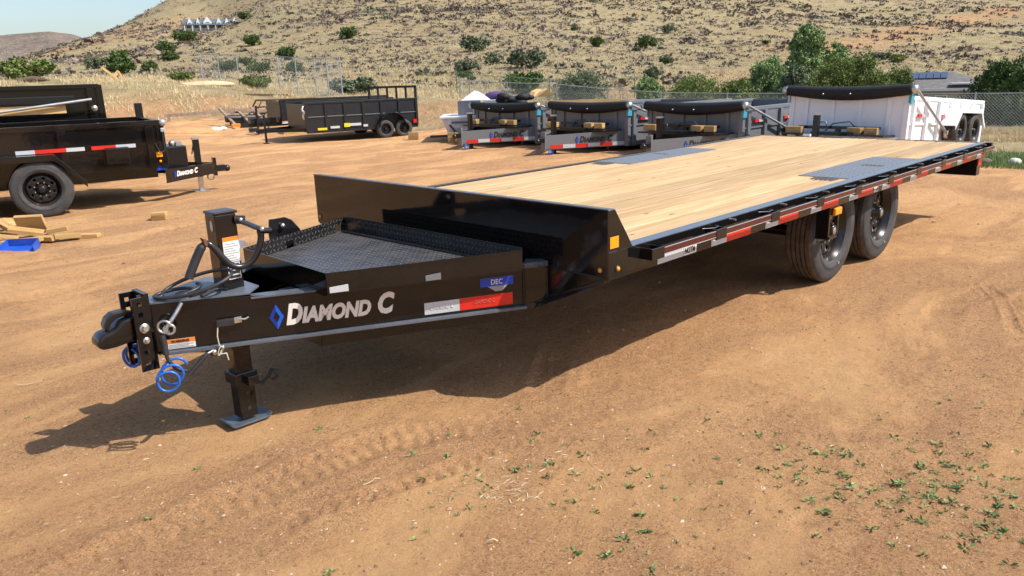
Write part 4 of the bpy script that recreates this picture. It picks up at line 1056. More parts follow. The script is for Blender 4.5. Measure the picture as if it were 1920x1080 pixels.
# headboard
HT = .995
C(MB().bb(-.004, .004, -.0, W, .660, HT), 'headboard', BLK, .001)
C(MB().prism([(-.006, -.004, HT), (.05, -.004, HT-.004), (.05, W+.004, HT-.004), (-.006, W+.004, HT)], (0, 0, .006)), 'headboard_cap', simple('black_cap_sky_sheen', (.10, .13, .18), .22, 0, .15, 6), .0015)  # black cap coloured blue-grey: the sky it reflects is painted in
for y0 in (0.0, W-.006):
    C(MB().prism([(.004, y0, DZ+.002), (.195, y0, DZ+.002), (.165, y0, DZ+.05), (.055, y0, HT-.004), (.004, y0, HT-.004)], (0, .006, 0)), 'headboard_gusset', BLK, .001)
C(MB().bb(.012, .080, -.003, 0.0, .805, .862), 'amber_reflector', AMBER, .001)
def marker(p, ax, name='marker_light'):
    n_ = (-1, 0, 0) if ax == 'x' else (0, -1, 0); s_ = -1
    o = MB().lathe([(0, s_*.012), (.006, s_*.011), (.011, s_*.006), (.0125, 0.0)], p, ax, 16).build(name, AMBER, T)
    MB().lathe([(.0125, s_*.004), (.017, s_*.003), (.018, 0.0)], p, ax, 16).build('grommet', CABLE, o)
marker((-.005, .045, .698), 'x'); marker((.072, -.002, .697), 'y'); marker((-.005, W-.04, .704), 'x')
# frame under the deck
SX1 = 6.42; ZB = .648
for y0, yr in ((0.0, -1), (W-.008, 1)):
    C(MB().bb(.005, SX1, y0, y0+.008, ZB, DZ), 'side_channel', BLK, .001)
    C(MB().bb(.10, SX1, y0+(.0 if yr < 0 else -.062), y0+(.070 if yr < 0 else .008), DZ+.001, DZ+.007), 'deck_edge_flange', simple('blue_grey_edge', (.10, .13, .18), .22, 0, .15, 6) if yr < 0 else BLK2, .0015)  # near edge flange coloured blue-grey, far one black
    C(MB().bb(.01, SX1, y0+(0.009 if yr < 0 else -.062), y0+(.070 if yr < 0 else 0), ZB, ZB+.008), 'side_channel_flange', BLK2)
for y0 in (.52, W-.52-.14):
    C(MB().bb(.05, 6.2, y0+.066, y0+.074, .43, .648).bb(.05, 6.2, y0, y0+.14, .43, .442).bb(.05, 6.2, y0, y0+.14, .64, .652), 'main_beam', BLK2)
for k in range(15):
    x = .25+k*.42; C(MB().bb(x, x+.006, .01, W-.01, .69, .76).bb(x, x+.05, .01, W-.01, .690, .697), 'cross_member', BLK2)
# deck boards
bw_ = (W-.14)/12; inner0 = .070
pl0, pl1 = 3.05, 4.60
q = random.Random(4)
for k in range(12):
    y0 = inner0+k*bw_; segs = [(.06, pl0-.004), (pl1+.004, SX1-.03)] if k in (0, 1, 10, 11) else [(.06, SX1-.03)]
    for a, b in segs:
        g = .0075; dz = q.uniform(-.002, .003)
        C(MB().bb(a, b, y0+g, y0+bw_-g, .748, DZ+.001+dz), 'deck_board', DECK, .004)
for y0 in (inner0, W-inner0-2*bw_): C(MB().bb(pl0, pl1, y0+.002, y0+2*bw_-.002, .775, DZ+.005), 'tread_plate_panel', TREADD, .001)
# rub rails, stake pockets, tape
pk = [.31]+[.31+.643*k-.026*(k > 0) for k in range(1, 11)]
pk = [p for p in pk if p < 6.4]
for side in (0, 1):
    yo = (lambda v: v) if side == 0 else (lambda v: W-v)
    def bx(m, x0, x1, ya, yb, z0, z1): a, b = yo(ya), yo(yb); return m.bb(x0, x1, min(a, b), max(a, b), z0, z1)
    zr0, zr1 = .722, .764
    for i, x in enumerate(pk):
        m = MB(); bx(m, x-.052, x+.058, -.076, -.068, zr0-.012, zr1+.004); bx(m, x-.045, x-.038, -.068, 0, zr0-.012, zr1+.004); bx(m, x+.043, x+.05, -.068, 0, zr0-.012, zr1+.004)
        C(m, 'stake_pocket', BLK, .0015)
    ends = pk+[SX1+.02]
    for i in range(len(ends)-1):
        x0, x1 = ends[i]+.052, ends[i+1]-(.047 if i < len(ends)-2 else 0)
        m = MB(); bx(m, x0, x1, -.070, -.062, zr0, zr1); C(m, 'rub_rail', BLK2, .002)
        m = MB(); bx(m, x0+.002, x1-.002, -.0722, -.0702, zr0+.007, zr1-.007); C(m, 'rail_stripe', DRED)
        m = MB(); bx(m, x0+.002, x1-.002, -.0730, -.0702, zr0+.0025, zr0+.0060); bx(m, x0+.002, x1-.002, -.0730, -.0702, zr1-.0055, zr1-.0025)
        C(m, 'rail_pinstripe', LINE)
        if side == 0 and i > 0:
            m = MB().tube([(x0+.20, -.001, .773), (x0+.20, -.022, .773)], .006, 10); C(m, 'chain_hook', STEEL)
            a = ends[i]; m = MB().tube([(a-.10, -.012, .776), (a-.02, -.045, .772), (a+.03, -.04, .774), (a+.035, -.012, .775)], .0012, 5); C(m, 'wire_loop', STEEL)
    # conspicuity tape on the channel below the rail
    def tape(x0, x1, mat): m = MB(); bx(m, x0, x1, -.0022, -.0005, .651, .699); C(m, 'reflective_tape', mat)
    if side == 0: tape(.415, .66, WTAPE); tape(.664, .79, WHITE)
    for i in range(1, len(pk)):
        x = pk[i]; tape(x+.02, x+.19, WTAPE); tape(x+.191, min(x+.475, SX1), RED)
C(MB().prism([(.31+.045+.03, -.012, .715), (.31+.06, -.060, .715), (.31+.06, -.060, .770), (.385, -.012, .770)], (.003, 0, 0)), 'stake_pocket', BLK)
place_text('NOTM', .045, T, INK, frame((.672, -.0030, .660), (1, 0, 0), (0, 0, 1)), offset=.001, width=.10)
C(MB().bb(pk[4]+.50, pk[4]+.59, -.0024, -.0006, .655, .697), 'small_label', WHITE); place_text('V-10', .028, T, INK, frame((pk[4]+.505, -.0030, .665), (1, 0, 0), (0, 0, 1)), width=.075)
# rear
C(MB().bb(6.40, 6.46, -.05, W+.05, .700, DZ+.004), 'rear_channel', BLK, .004)
C(MB().bb(6.28, 6.40, .03, W-.03, .455, .646), 'rear_bumper', BLK2, .004)
C(MB().bb(6.285, 6.395, .022, .029, .56, .64), 'red_reflector', RED)
C(MB().tube([(6.46, .05, .74), (6.46, W-.05, .74)], .012, 8), 'rear_round_bar', BLK2)
C(MB().prism([(4.9, .55, .644), (6.28, .55, .644), (6.28, .55, .46)], (0, W-1.1, 0)), 'ramp_compartment', BLK2)
# light bracket in front of the front wheel
hb = MB().bb(2.545, 2.553, .0, .09, .415, .648); hb.bb(2.545, 2.72, -.0035, .0, .575, .648); hb.bb(2.545, 2.572, -.0035, .0, .415, .575); hb.bb(2.70, 2.72, -.0035, .0, .415, .575); hb.bb(2.545, 2.72, -.0035, 0, .415, .436)
C(hb, 'light_bracket', BLK, .001)
C(MB().bb(2.590, 2.705, -.030, -.004, .585, .640), 'side_marker_lamp', AMBER, .010)
C(MB().prism([(2.56, .0, .415), (2.72, .0, .415), (2.72, .09, .39), (2.56, .09, .39)], (0, 0, -.006)), 'step_tread', TREAD)
# axles, springs, wheels
for xw in (2.97, 3.93):
    C(MB().tube([(xw, .36, .36), (xw, W-.36, .36)], .045, 12), 'axle', BLK2)
    for y0 in (.56, W-.62):
        m = MB()
        for k in range(4): m.prism([(xw-.36+k*.05, y0, .46-k*.0), (xw, y0, .40-k*.012), (xw+.36-k*.05, y0, .46), (xw+.36-k*.05, y0, .468), (xw, y0, .410-k*.012), (xw-.36+k*.05, y0, .468)], (0, .06, 0))
        C(m, 'leaf_spring', BLK2)
    wheel_parts(T, (xw, .23, .398), .398, .235, -1, 2, 56)
    wheel_parts(T, (xw, W-.23, .398), .398, .235, 1, 0, 32)
    C(MB().bb(xw-.3, xw+.3, .42, .44, .52, .64), 'wheel_well_plate', BLK2)
C(MB().bb(2.2, 4.7, .40, .404, .60, .66), 'wheel_well_plate', BLK2)
for (a, b) in ((rp(LA-.01, .47, .004), rp(LA-.01, .662, .004)), (Vector((.0, .40, .50)), Vector((.0, .40, .664))), (Vector((-.005, .02, .662)), Vector((-.005, 1.0, .662)))):
    n_ = max(4, int((b-a).length/.012)); C(MB().tube([a+(b-a)*i/n_ for i in range(n_+1)], [.0035+.0015*(i % 2) for i in range(n_+1)], 6), 'weld_bead', BLK2)
for k in range(11):
    C(MB().prism([(.30+k*.58, 2.2, .6895), (.33+k*.58, 2.2, .6895), (.33+k*.58, 2.24, .6895)], (0, 0, .002)), 'bracket_tab', BLK2) if k < 0 else None
# logo lettering and labels on the near tongue rail
RM = lambda s, z, o=.0: frame(rp(s, z, o), UA, (0, 0, 1))
brand(T, RM(.490, .528)@Matrix.Rotation(-.006, 4, 'Z'), .094, LETTER, .625)
def rlab(s0, s1, z0, z1, mat, nm, o=0.0, dz=0): return C(MB().prism([rp(s0, z0, o), rp(s1, z0+dz, o), rp(s1, z1+dz, o), rp(s0, z1, o)], NA*.0012), nm, mat)
rlab(1.230, 1.412, .482, .543, WTAPE, 'reflective_tape'); rlab(1.413, 1.698, .481, .545, RED, 'reflective_tape')
place_text('DIAMOND C', .030, T, WHITE, RM(1.262, .505, .003), width=.12, shear=.2)
place_text('DIAMOND C', .028, T, simple('pale_red_print', (.7, .12, .09), .4), RM(1.49, .506, .003), width=.11, shear=.2)
rlab(1.526, 1.704, .588, .634, BLUEL, 'blue_label'); place_text('DEC', .038, T, WHITE, RM(1.583, .598, .003), width=.062, offset=.0003)
C(MB().prism([rp(1.565, .588), rp(1.675, .588), rp(1.640, .560), rp(1.605, .560)], NA*.0012), 'dark_label', INKG)
rlab(.036, .158, .477, .522, WHITE, 'warning_label'); rlab(.036, .158, .504, .522, ORANGE, 'warning_label', .0012)
place_text('WARNING', .0165, T, INK, RM(.058, .5075, .004), width=.075, offset=.0003)
for k in range(3): rlab(.045, .150-.02*(k % 2), .482+k*.0065, .484+k*.0065, INKG, 'label_print', .0014)
# breakaway switch
C(MB().prism([rp(.258, .558, .004), rp(.335, .560, .004), rp(.335, .592, .004), rp(.258, .590, .004)], NA*.022), 'breakaway_switch', CABLE, .003)
C(MB().prism([rp(.335, .566, .008), rp(.368, .570, .008), rp(.368, .597, .008), rp(.335, .594, .008)], NA*.014).tube([rp(.355, .585, .02), rp(.385, .583, .022), rp(.400, .590, .018)], .005, 8), 'switch_plunger', STEEL, .002)
def coil(center, ax1, ax2, r, turns, pitch, n=22):
    c = Vector(center); a = Vector(ax1).normalized(); b = Vector(ax2).normalized(); d = a.cross(b)
    return [c+a*r*math.cos(2*math.pi*t/n)+b*r*math.sin(2*math.pi*t/n)+d*(pitch*t/n) for t in range(int(turns*n)+1)]
st = [rp(.262, .565, .02), rp(.255, .52, .03), rp(.258, .48, .035)]+[rp(.262, .45, .035)+UA*.014*math.cos(t)+Vector((0, 0, .022*math.sin(t*1.3)))+NA*.006*math.sin(t*.7) for t in np.linspace(0, 9, 22)]+[rp(.285, .435, .035), rp(.29, .40, .035)]
C(MB().tube(st, .0028, 6), 'switch_cable', STRAWM if False else simple('clear_cord', (.55, .52, .42), .4))
# hook, shackle and blue coiled safety cables
hk = [rp(.125, .690, .012), rp(.100, .655, .03), rp(.075, .625, .045), rp(.055, .600, .05), rp(.045, .575, .05)]
C(MB().tube(smooth_path(hk), [.010]*len(smooth_path(hk)), 10), 'hook_pin', STEEL)
C(MB().tube(coil(rp(.062, .585, .045), UA, (0, 0, 1), .022, 1.05, .004), .006, 8), 'cable_clip', STEEL)
C(MB().tube(coil(rp(.045, .60, .05), UA+NA*.3, (0, 0, 1), .028, .9, .006), .0055, 8), 'cable_clip', STEEL)
C(MB().tube([rp(.03, .565, .055), rp(.035, .52, .06), rp(.035, .475, .065)], .013, 10), 'cable_sleeve', CABLE)
cb = [rp(.035, .48, .065), rp(.038, .455, .065), rp(.05, .43, .065)]
co1 = coil(rp(.062, .402, .055), UA+Vector((0, 0, .25)), Vector((0, 0, 1))+UA*(-.1), .052, 2.4, .022)
co1 = [p+Vector((0, 0, -.022*(i/22))) +UA*(-.018*(i/22)) for i, p in enumerate(co1)]
C(MB().tube(smooth_path(cb+[rp(.072, .395, .06), rp(.11, .385, .06)], 1), .0085, 10), 'cable_sleeve', CABLE)
C(MB().tube(co1, .0062, 8), 'coiled_safety_cable', BLUEC)
sl = [rp(.115, .365, .06), rp(.15, .395, .05), rp(.185, .43, .04), rp(.205, .445, .03)]
C(MB().tube(smooth_path(sl), .010, 10), 'cable_sleeve', CABLE)
C(MB().tube([rp(.20, .442, .03), rp(.23, .452, .02), rp(.26, .456, .0)], .006, 8), 'cable_end', STEEL)
C(MB().prism([rp(.19, .457, .01), rp(.27, .457, .01), rp(.26, .425, .01), rp(.215, .425, .01)], NA*.008), 'cable_lug', BLK2, .002)
C(MB().lathe([(0, -.006), (.012, -.006), (.012, 0)], rp(.235, .442, .022), 'y', 16), 'cable_lug_bolt', STEEL)
co2 = coil(Vector((-1.735, 1.40, .435)), (.5, -.85, 0), (0, 0, 1), .047, 2.2, .02)
C(MB().tube(co2, .0062, 8), 'coiled_safety_cable', BLUEC)
C(MB().tube([(-1.70, 1.385, .52), (-1.71, 1.39, .48), (-1.715, 1.395, .44)], .010, 10), 'cable_sleeve', CABLE)
# wiring harness coiled on top plate
zc = .714
def ring(cx, cy, rx, ry, a0, a1, dz, rot, n=26):
    return [Vector((cx+rx*math.cos(t)*math.cos(rot)-ry*math.sin(t)*math.sin(rot), cy+rx*math.cos(t)*math.sin(rot)+ry*math.sin(t)*math.cos(rot), zc+dz*(.5+.5*math.sin(t+1)))) for t in np.linspace(a0, a1, n)]
wr_ = []
wr_ += ring(-1.49, 1.20, .155, .085, -2.6, 3.4, .085, -.55)
wr_ += ring(-1.585, 1.24, .085, .052, 3.4, 9.6, .02, -.6)
wr_ += ring(-1.565, 1.245, .10, .06, 9.6, 13.2, .035, -.5)
wr_ = [Vector((p.x, p.y, p.z)) for p in wr_]
C(MB().tube(smooth_path(wr_, 1), .0082, 8), 'wiring_harness', CABLE)
C(MB().tube(smooth_path([Vector((-1.50, 1.15, .706)), Vector((-1.46, 1.17, .71)), Vector((-1.40, 1.20, .715)), Vector((-1.36, 1.18, .705))]), .008, 8), 'wiring_harness', CABLE)
C(MB().tube([(-1.53, 1.20, .708), (-1.45, 1.215, .712)], .014, 10), 'harness_plug', CABLE)
C(MB().prism([(-1.56, 1.30, .7025), (-1.44, 1.23, .7025), (-1.42, 1.29, .7025), (-1.52, 1.34, .7025)], (0, 0, .0015)), 'plate_opening', INK)

# ------------------------------------------------------------------ dump trailers
def dump_trailer(loc, rot, L, Wb, zf, zt, paintm, label, hitch, tarp=True, textmat=INK, wheel_R=.37, group=None, arm=True, side_drop=0.0, railz=(.22, .50), name='dump_trailer', ribs=7, sidetape=True, xcf=.60, tape=True, fender=True, detail=1, boards=True):
    r = empty(name, loc, rot, label, 'dump trailer', group)
    c = lambda m, nm, mt, b=0: m.build(nm, mt, r, b)
    h = Wb/2; zs = zt-side_drop
    c(MB().bb(-.02, .02, -h, h, zf, zt), 'front_panel', paintm, .004)
    for s in (-1, 1): c(MB().bb(.02, L, s*h-.02, s*h+.02, zf, zs), 'side_panel', paintm, .004)
    c(MB().bb(L-.02, L+.02, -h, h, zf, zs), 'tailgate', paintm, .004)
    c(MB().bb(0, L, -h+.02, h-.02, zf, zf+.04), 'bed_floor', BLK2)
    for s in (-1, 1):
        c(MB().bb(.0, L+.03, s*h-.035, s*h+.045, zs-.05, zs+.02), 'top_rail', paintm, .006)
        c(MB().bb(.0, L+.03, s*(h+.03)-.015, s*(h+.03)+.015, zf+(zs-zf)*.52, zf+(zs-zf)*.56), 'side_ledge', paintm)
        for k in range(ribs):
            x = .15+k*(L-.3)/(ribs-1); c(MB().bb(x-.05, x+.05, s*(h+.02), s*(h+.075), zf, zs-.05), 'side_rib', paintm, .006)
    c(MB().bb(-.04, .03, -h-.03, h+.03, zt-.06, zt+.01), 'front_rail', paintm, .006)
    for k in range(4): y = -h*.72+k*h*.48; c(MB().bb(-.055, -.02, y-.035, y+.035, zf+.1, zt-.06), 'front_rib', paintm, .004)
    c(MB().bb(-.05, .05, -h-.04, -h+.05, zf, zt), 'corner_post', paintm, .006); c(MB().bb(-.05, .05, h-.05, h+.04, zf, zt), 'corner_post', paintm, .006)
    # chassis
    for s in (-1, 1): c(MB().bb(.05, L-.1, s*.45-.03, s*.45+.03, zf-.17, zf-.01), 'main_beam', paintm)
    c(MB().bb(L*.02, L*.55, -.25, .25, zf-.12, zf-.02), 'hoist_frame', BLK2)
    # tongue
    HL = hitch; z0, z1 = railz
    for s in (-1, 1):
        m = MB().prism([(-HL, s*.06, z0), (0, s*(h-.06), z0), (0, s*(h-.06), z1), (-HL, s*.06, z1-.03)], (0, -s*.012, 0))
        m.prism([(-HL, s*.06, z0), (0, s*(h-.06), z0), (0, s*(h-.13), z0), (-HL, s*.0, z0)], (0, 0, -.012)); m.prism([(-HL, s*.06, z1-.03), (0, s*(h-.06), z1), (0, s*(h-.13), z1), (-HL, 0, z1-.03)], (0, 0, .012))
        c(m, 'tongue_rail', paintm, .002)
        # lettering on the outer face
        a = Vector((-HL, s*.06, 0)); b = Vector((0, s*(h-.06), 0)); u = (b-a).normalized(); Lr = (b-a).length
        if s < 0: Mx = frame(a+u*(Lr*.36)+Vector((u.y, -u.x, 0))*.003+Vector((0, 0, z0+(z1-z0)*.36)), u, (0, 0, 1))
        else: Mx = frame(b-u*(Lr*.14)+Vector((-u.y, u.x, 0))*.003+Vector((0, 0, z0+(z1-z0)*.36)), -u, (0, 0, 1))
        brand(r, Mx, (z1-z0)*.42, textmat, Lr*.50)
        nn = Vector((u.y, -u.x, 0))*(1 if s < 0 else -1)
        if tape:
            for k in range(6):
                p0 = a+u*(.10+k*(Lr-.12)/6); p1 = a+u*(.10+(k+1)*(Lr-.12)/6-.004); t = (z1-z0)*.27
                c(MB().prism([p0+Vector((0, 0, z0+.003)), p1+Vector((0, 0, z0+.003)), p1+Vector((0, 0, z0+t)), p0+Vector((0, 0, z0+t))], nn*.003), 'reflective_tape', RED if k % 2 == 0 else WTAPE)
    c(MB().bb(-HL-.16, -HL+.02, -.05, .05, z1-.16, z1-.06).sphere((-HL-.18, 0, z1-.12), .055), 'coupler', BLK2, .01)
    c(MB().bb(-HL-.02, -HL+.03, -.06, .06, z0-.05, z1+.06), 'coupler_channel', paintm, .004)
    jx_ = -HL+(.32 if boards else .24); zg = 0
    c(MB().bb(jx_-.045, jx_+.045, -.045, .045, z0-.05, z1+.36), 'jack_tube', BLK2, .006)
    c(MB().bb(jx_-.05, jx_+.05, -.05, .05, z1+.36, z1+.385), 'jack_cap', STEEL)
    c(MB().bb(jx_-.035, jx_+.035, -.035, .035, .01, z0), 'jack_leg', BLK2 if paintm is not BLK else STEEL)
    c(MB().bb(jx_-.11, jx_+.11, -.08, .08, 0, .012), 'jack_foot', BLK2 if paintm is not BLK else STEEL)
    c(MB().tube([(jx_, -.04, z1+.25), (jx_+.02, -.15, z1+.25), (jx_+.05, -.16, z1+.12)], .010, 6), 'crank', BLK2)
    c(MB().tube(coil((-HL+.05, -.11, z0-.08), (1, 0, 0), (0, 0, 1), .05, 2.2, .03, 12), .008, 5), 'coiled_cable', BLUEC if paintm is not BLK else STEEL)
    # pump box / ramp carrier
    if boards:
        c(MB().bb(-.62, -.08, -h+.12, h-.12, z1+.02, z1+.05), 'platform', BLK2)
        c(MB().bb(-.60, -.12, -h*.35, h*.35, z1+.05, z1+.085).bb(-.35, -.25, -h*.7, h*.7, z1+.13, z1+.18).bb(-.34, -.26, -.04, .04, z1+.05, z1+.17), 'ramp_carrier', BLK2, .004)
        c(MB().tube([(-.30, -.3, z1+.15), (-.4, -.22, z1+.26), (-.42, .05, z1+.22), (-.35, .2, z1+.1)], .010, 6), 'hydraulic_hose', CABLE)
    else:
        c(MB().bb(-.42, -.08, -.33, .33, z1-.05, z1+.30), 'pump_box', BLK2, .02)
        c(MB().sphere((-.25, .15, z1+.33), .05).bb(-.38, -.30, .05, .2, z1+.30, z1+.35), 'pump_fittings', STEEL)
    # wheels and fenders
    xc = L*xcf; sp = .44
    for s in (-1, 1):
        for dx in (-sp, sp): wheel_parts(r, (xc+dx, s*(h+.16), wheel_R), wheel_R, .22, s, detail, 32)
        if fender:
            y0, y1 = (s*(h+.03), s*(h+.30)); lo, hi = min(y0, y1), max(y0, y1); zt_ = wheel_R*2+.06
            pts = [(xc-sp-wheel_R-.16, .42), (xc-sp-wheel_R*.55, zt_), (xc+sp+wheel_R*.55, zt_), (xc+sp+wheel_R+.16, .42)]
            m = MB(); 
            for a, b in zip(pts[:-1], pts[1:]): m.prism([(a[0], lo, a[1]), (b[0], lo, b[1]), (b[0], hi, b[1]), (a[0], hi, a[1])], (0, 0, .012))
            yo2 = y1
            top = pts+[(p[0]*1.0, p[1]-.07) for p in pts[::-1]]
            m.prism([(x_, yo2, z_2) for x_, z_2 in top], (0, -s*.008, 0))
            c(m, 'fender', TREADD if False else paintm, .003)
    # tarp
    if tarp:
        n = 14; pts = [(-.10, -h-.06+k*(2*h+.12)/(n-1), zt+.06-.06*math.sin(math.pi*k/(n-1))) for k in range(n)]
        c(MB().tube(pts, [.088+.03*math.sin(math.pi*k/(n-1)) for k in range(n)], 12), 'tarp_roll', VINYL)
        for s in (-1, 1):
            c(MB().lathe([(0, -.05), (.07, -.05), (.07, .05), (0, .05)], (-.10, s*(h+.10), zt+.06), 'y', 10), 'tarp_gear', STEEL)
            c(MB().bb(-.09, .05, s*(h+.05)-.02, s*(h+.05)+.02, zt-.16, zt+.1), 'tarp_bracket', simple('light_blue_bracket', (.06, .30, .42), .5) if s < 0 and paintm is not BLK else GALV)
        c(MB().sphere((-.245, -.12, zt-.01), .016).sphere((-.245, .35, zt-.01), .016), 'tarp_button', STEEL)
    if arm:
        for s in (-1, 1): c(MB().tube([(.0, s*(h+.11), zt+.06), (L*.42, s*(h+.13), zf+(zs-zf)*.35)], .024, 8), 'tarp_arm', GALV)
        for s in (-1, 1): c(MB().lathe([(0, -.03), (.08, -.03), (.08, .03), (0, .03)], (L*.42, s*(h+.12), zf+(zs-zf)*.35), 'y', 10), 'arm_pivot', STEEL)
    for s in (-1, 1):
        for k in range(0 if not sidetape else (3 if paintm is not BLK else 2)):
            x = .35+k*(L-.6)/3; zz = zf+(zs-zf)*.66
            q = s*(h+(.080 if paintm is BLK else .047))
            if paintm is BLK:
                x = .35+k*.63; zz = zf+(zs-zf)*.56-.045
                for j, (a, b, mt) in enumerate(((0, .22, WTAPE), (.222, .58, RED), (.582, .80, WTAPE)) if k else ((0, .25, WTAPE), (.252, .55, RED))):
                    c(MB().bb(x+a, x+b, min(q, q+s*.004), max(q, q+s*.004), zz, zz+.05), 'reflective_tape', mt)
            else:
                c(MB().bb(x, x+.16, min(q, q+s*.034), max(q, q+s*.034), zz, zz+.05), 'reflective_tape', RED); c(MB().bb(x+.162, x+.32, min(q, q+s*.034), max(q, q+s*.034), zz, zz+.05), 'reflective_tape', WTAPE)
    return r
GD = 'dump trailers parked in a row'
def gl(x, y): return (x, y, tz(x, y))
d1 = dump_trailer((10.62, 11.30, 0), (0, 0, 0), 4.2, 2.04, .10, .86, GREYP, 'leftmost grey dump trailer with junk heap beside it', 1.52, group=GD, railz=(.14, .43), wheel_R=.33)
d2 = dump_trailer((10.62, 8.72, 0), (0, 0, 0), 4.2, 2.04, .10, .88, GREYP, 'middle grey dump trailer parked between two other grey ones', 1.52, group=GD, railz=(.12, .41), wheel_R=.33)
d3 = dump_trailer((10.62, 6.10, 0), (0, 0, 0), 4.2, 2.04, .10, .88, GREYP, 'grey dump trailer next to the white one', 1.52, group=GD, railz=(.12, .41), wheel_R=.33)
d4 = dump_trailer((11.0, 3.32, .18), (0, R_(3.6), 0), 4.35, 1.98, -.06, .95, WHITEP, 'white dump trailer with black rolled tarp behind the flatbed', 1.52, group=GD, railz=(.0, .22), side_drop=.06, wheel_R=.33)
# black dump trailers at left, tongue towards +X (turned round)
b1 = dump_trailer((1.75, 10.06, .0), (0, 0, R_(167)), 4.6, 1.82, .50, 1.15, BLK, 'black dump trailer at left edge with its wheels and tongue in view', 0.86, group=None, xcf=.435, tarp=False, arm=False, railz=(.28, .45), textmat=LETTER, wheel_R=.37, boards=False, tape=False, detail=1, ribs=5)
for mpos in ((-.05, -.96), ):
    pass
# its own extras (local axes of the turned trailer)
def ex(m, nm, mt, b=0): return m.build(nm, mt, b1, b)
ex(MB().bb(.45, .75, .93, 1.14, .62, .84), 'step_box', BLK, .02)
ex(MB().bb(.02, .10, .96, .975, .66, .73), 'amber_reflector', AMBER); ex(MB().lathe([(0, .02), (.016, .018), (.02, 0)], (.06, .975, .60), 'y', 10), 'marker_light', AMBER)
ex(MB().bb(-.02, .12, .92, .93, .47, .53), 'blue_label', BLUEL)
ex(MB().bb(-.05, .06, -.95, -.86, 1.0, 1.38), 'tarp_post', BLK2, .01)
ex(MB().lathe([(0, -.04), (.045, -.04), (.045, .04), (0, .04)], (-.04, .93, 1.13), 'y', 10), 'tarp_gear', GALV); ex(MB().bb(-.06, .0, .90, .97, 1.0, 1.06), 'latch', GALV, .01)
ex(MB().tube([(-.02, .98, 1.0), (-.02, .99, .75), (.05, 1.0, .72), (.1, 1.0, .85)], .010, 6), 'hydraulic_hose', CABLE)
b2 = dump_trailer((2.05, 13.35, .0), (0, 0, R_(170)), 4.6, 1.82, .50, 1.68, BLK, 'second taller black dump trailer parked behind the first one at left', 1.1, tarp=False, arm=False, sidetape=False, railz=(.28, .45), textmat=LETTER, wheel_R=.37, boards=False, tape=False, detail=0, ribs=2)
MB().tube([(.15, 1.07, 1.45), (2.6, 1.07, 1.18)], .022, 8).build('gas_strut', GALV, b2)
MB().lathe([(0, .03), (.05, .03), (.05, -.03)], (.12, 1.0, 1.30), 'y', 10).build('hinge_pin', STEEL, b2)
b2_ = MB().bb(.55, 4.3, 1.00, 1.012, 1.24, 1.38).build('tan_board', PLY, b2)
MB().bb(.4, 4.5, .995, 1.05, 1.40, 1.52).build('side_channel', BLK2, b2, .01)

# wood blocks lying on the dump trailers' platforms
def block(loc, dims, rot, label, group=None, name='wood_block', mat=BLOCKW, cat='wood block'):
    o = MB().box((0, 0, dims[2]/2), dims).build(name, mat, None, .004); o.location = loc; o.rotation_euler = rot
    return tag(o, label, cat, group)
gb = "wood blocks on the dump trailers' platforms"
for nm_, (tx, ty, zz) in (('leftmost grey', (10.62, 11.30, .42)), ('middle grey', (10.62, 8.72, .40)), ('right hand grey', (10.62, 6.10, .40)), ('white', (11.0, 3.32, .40))):
    zz += .052
    block((tx-.45, ty-.62, zz+.03), (.12, .20, .11), (0, 0, .1), f'pale wood block nearest to the camera side on the {nm_} dump trailer', gb)
    block((tx-.45, ty-.36, zz+.03), (.14, .24, .11), (0, 0, -.15), f'pale wood block second from the right on the {nm_} dump trailer', gb)
    block((tx-.45, ty+.70, zz+.03), (.14, .28, .11), (0, 0, .05), f'pale wood block at the left end on the {nm_} dump trailer', gb)

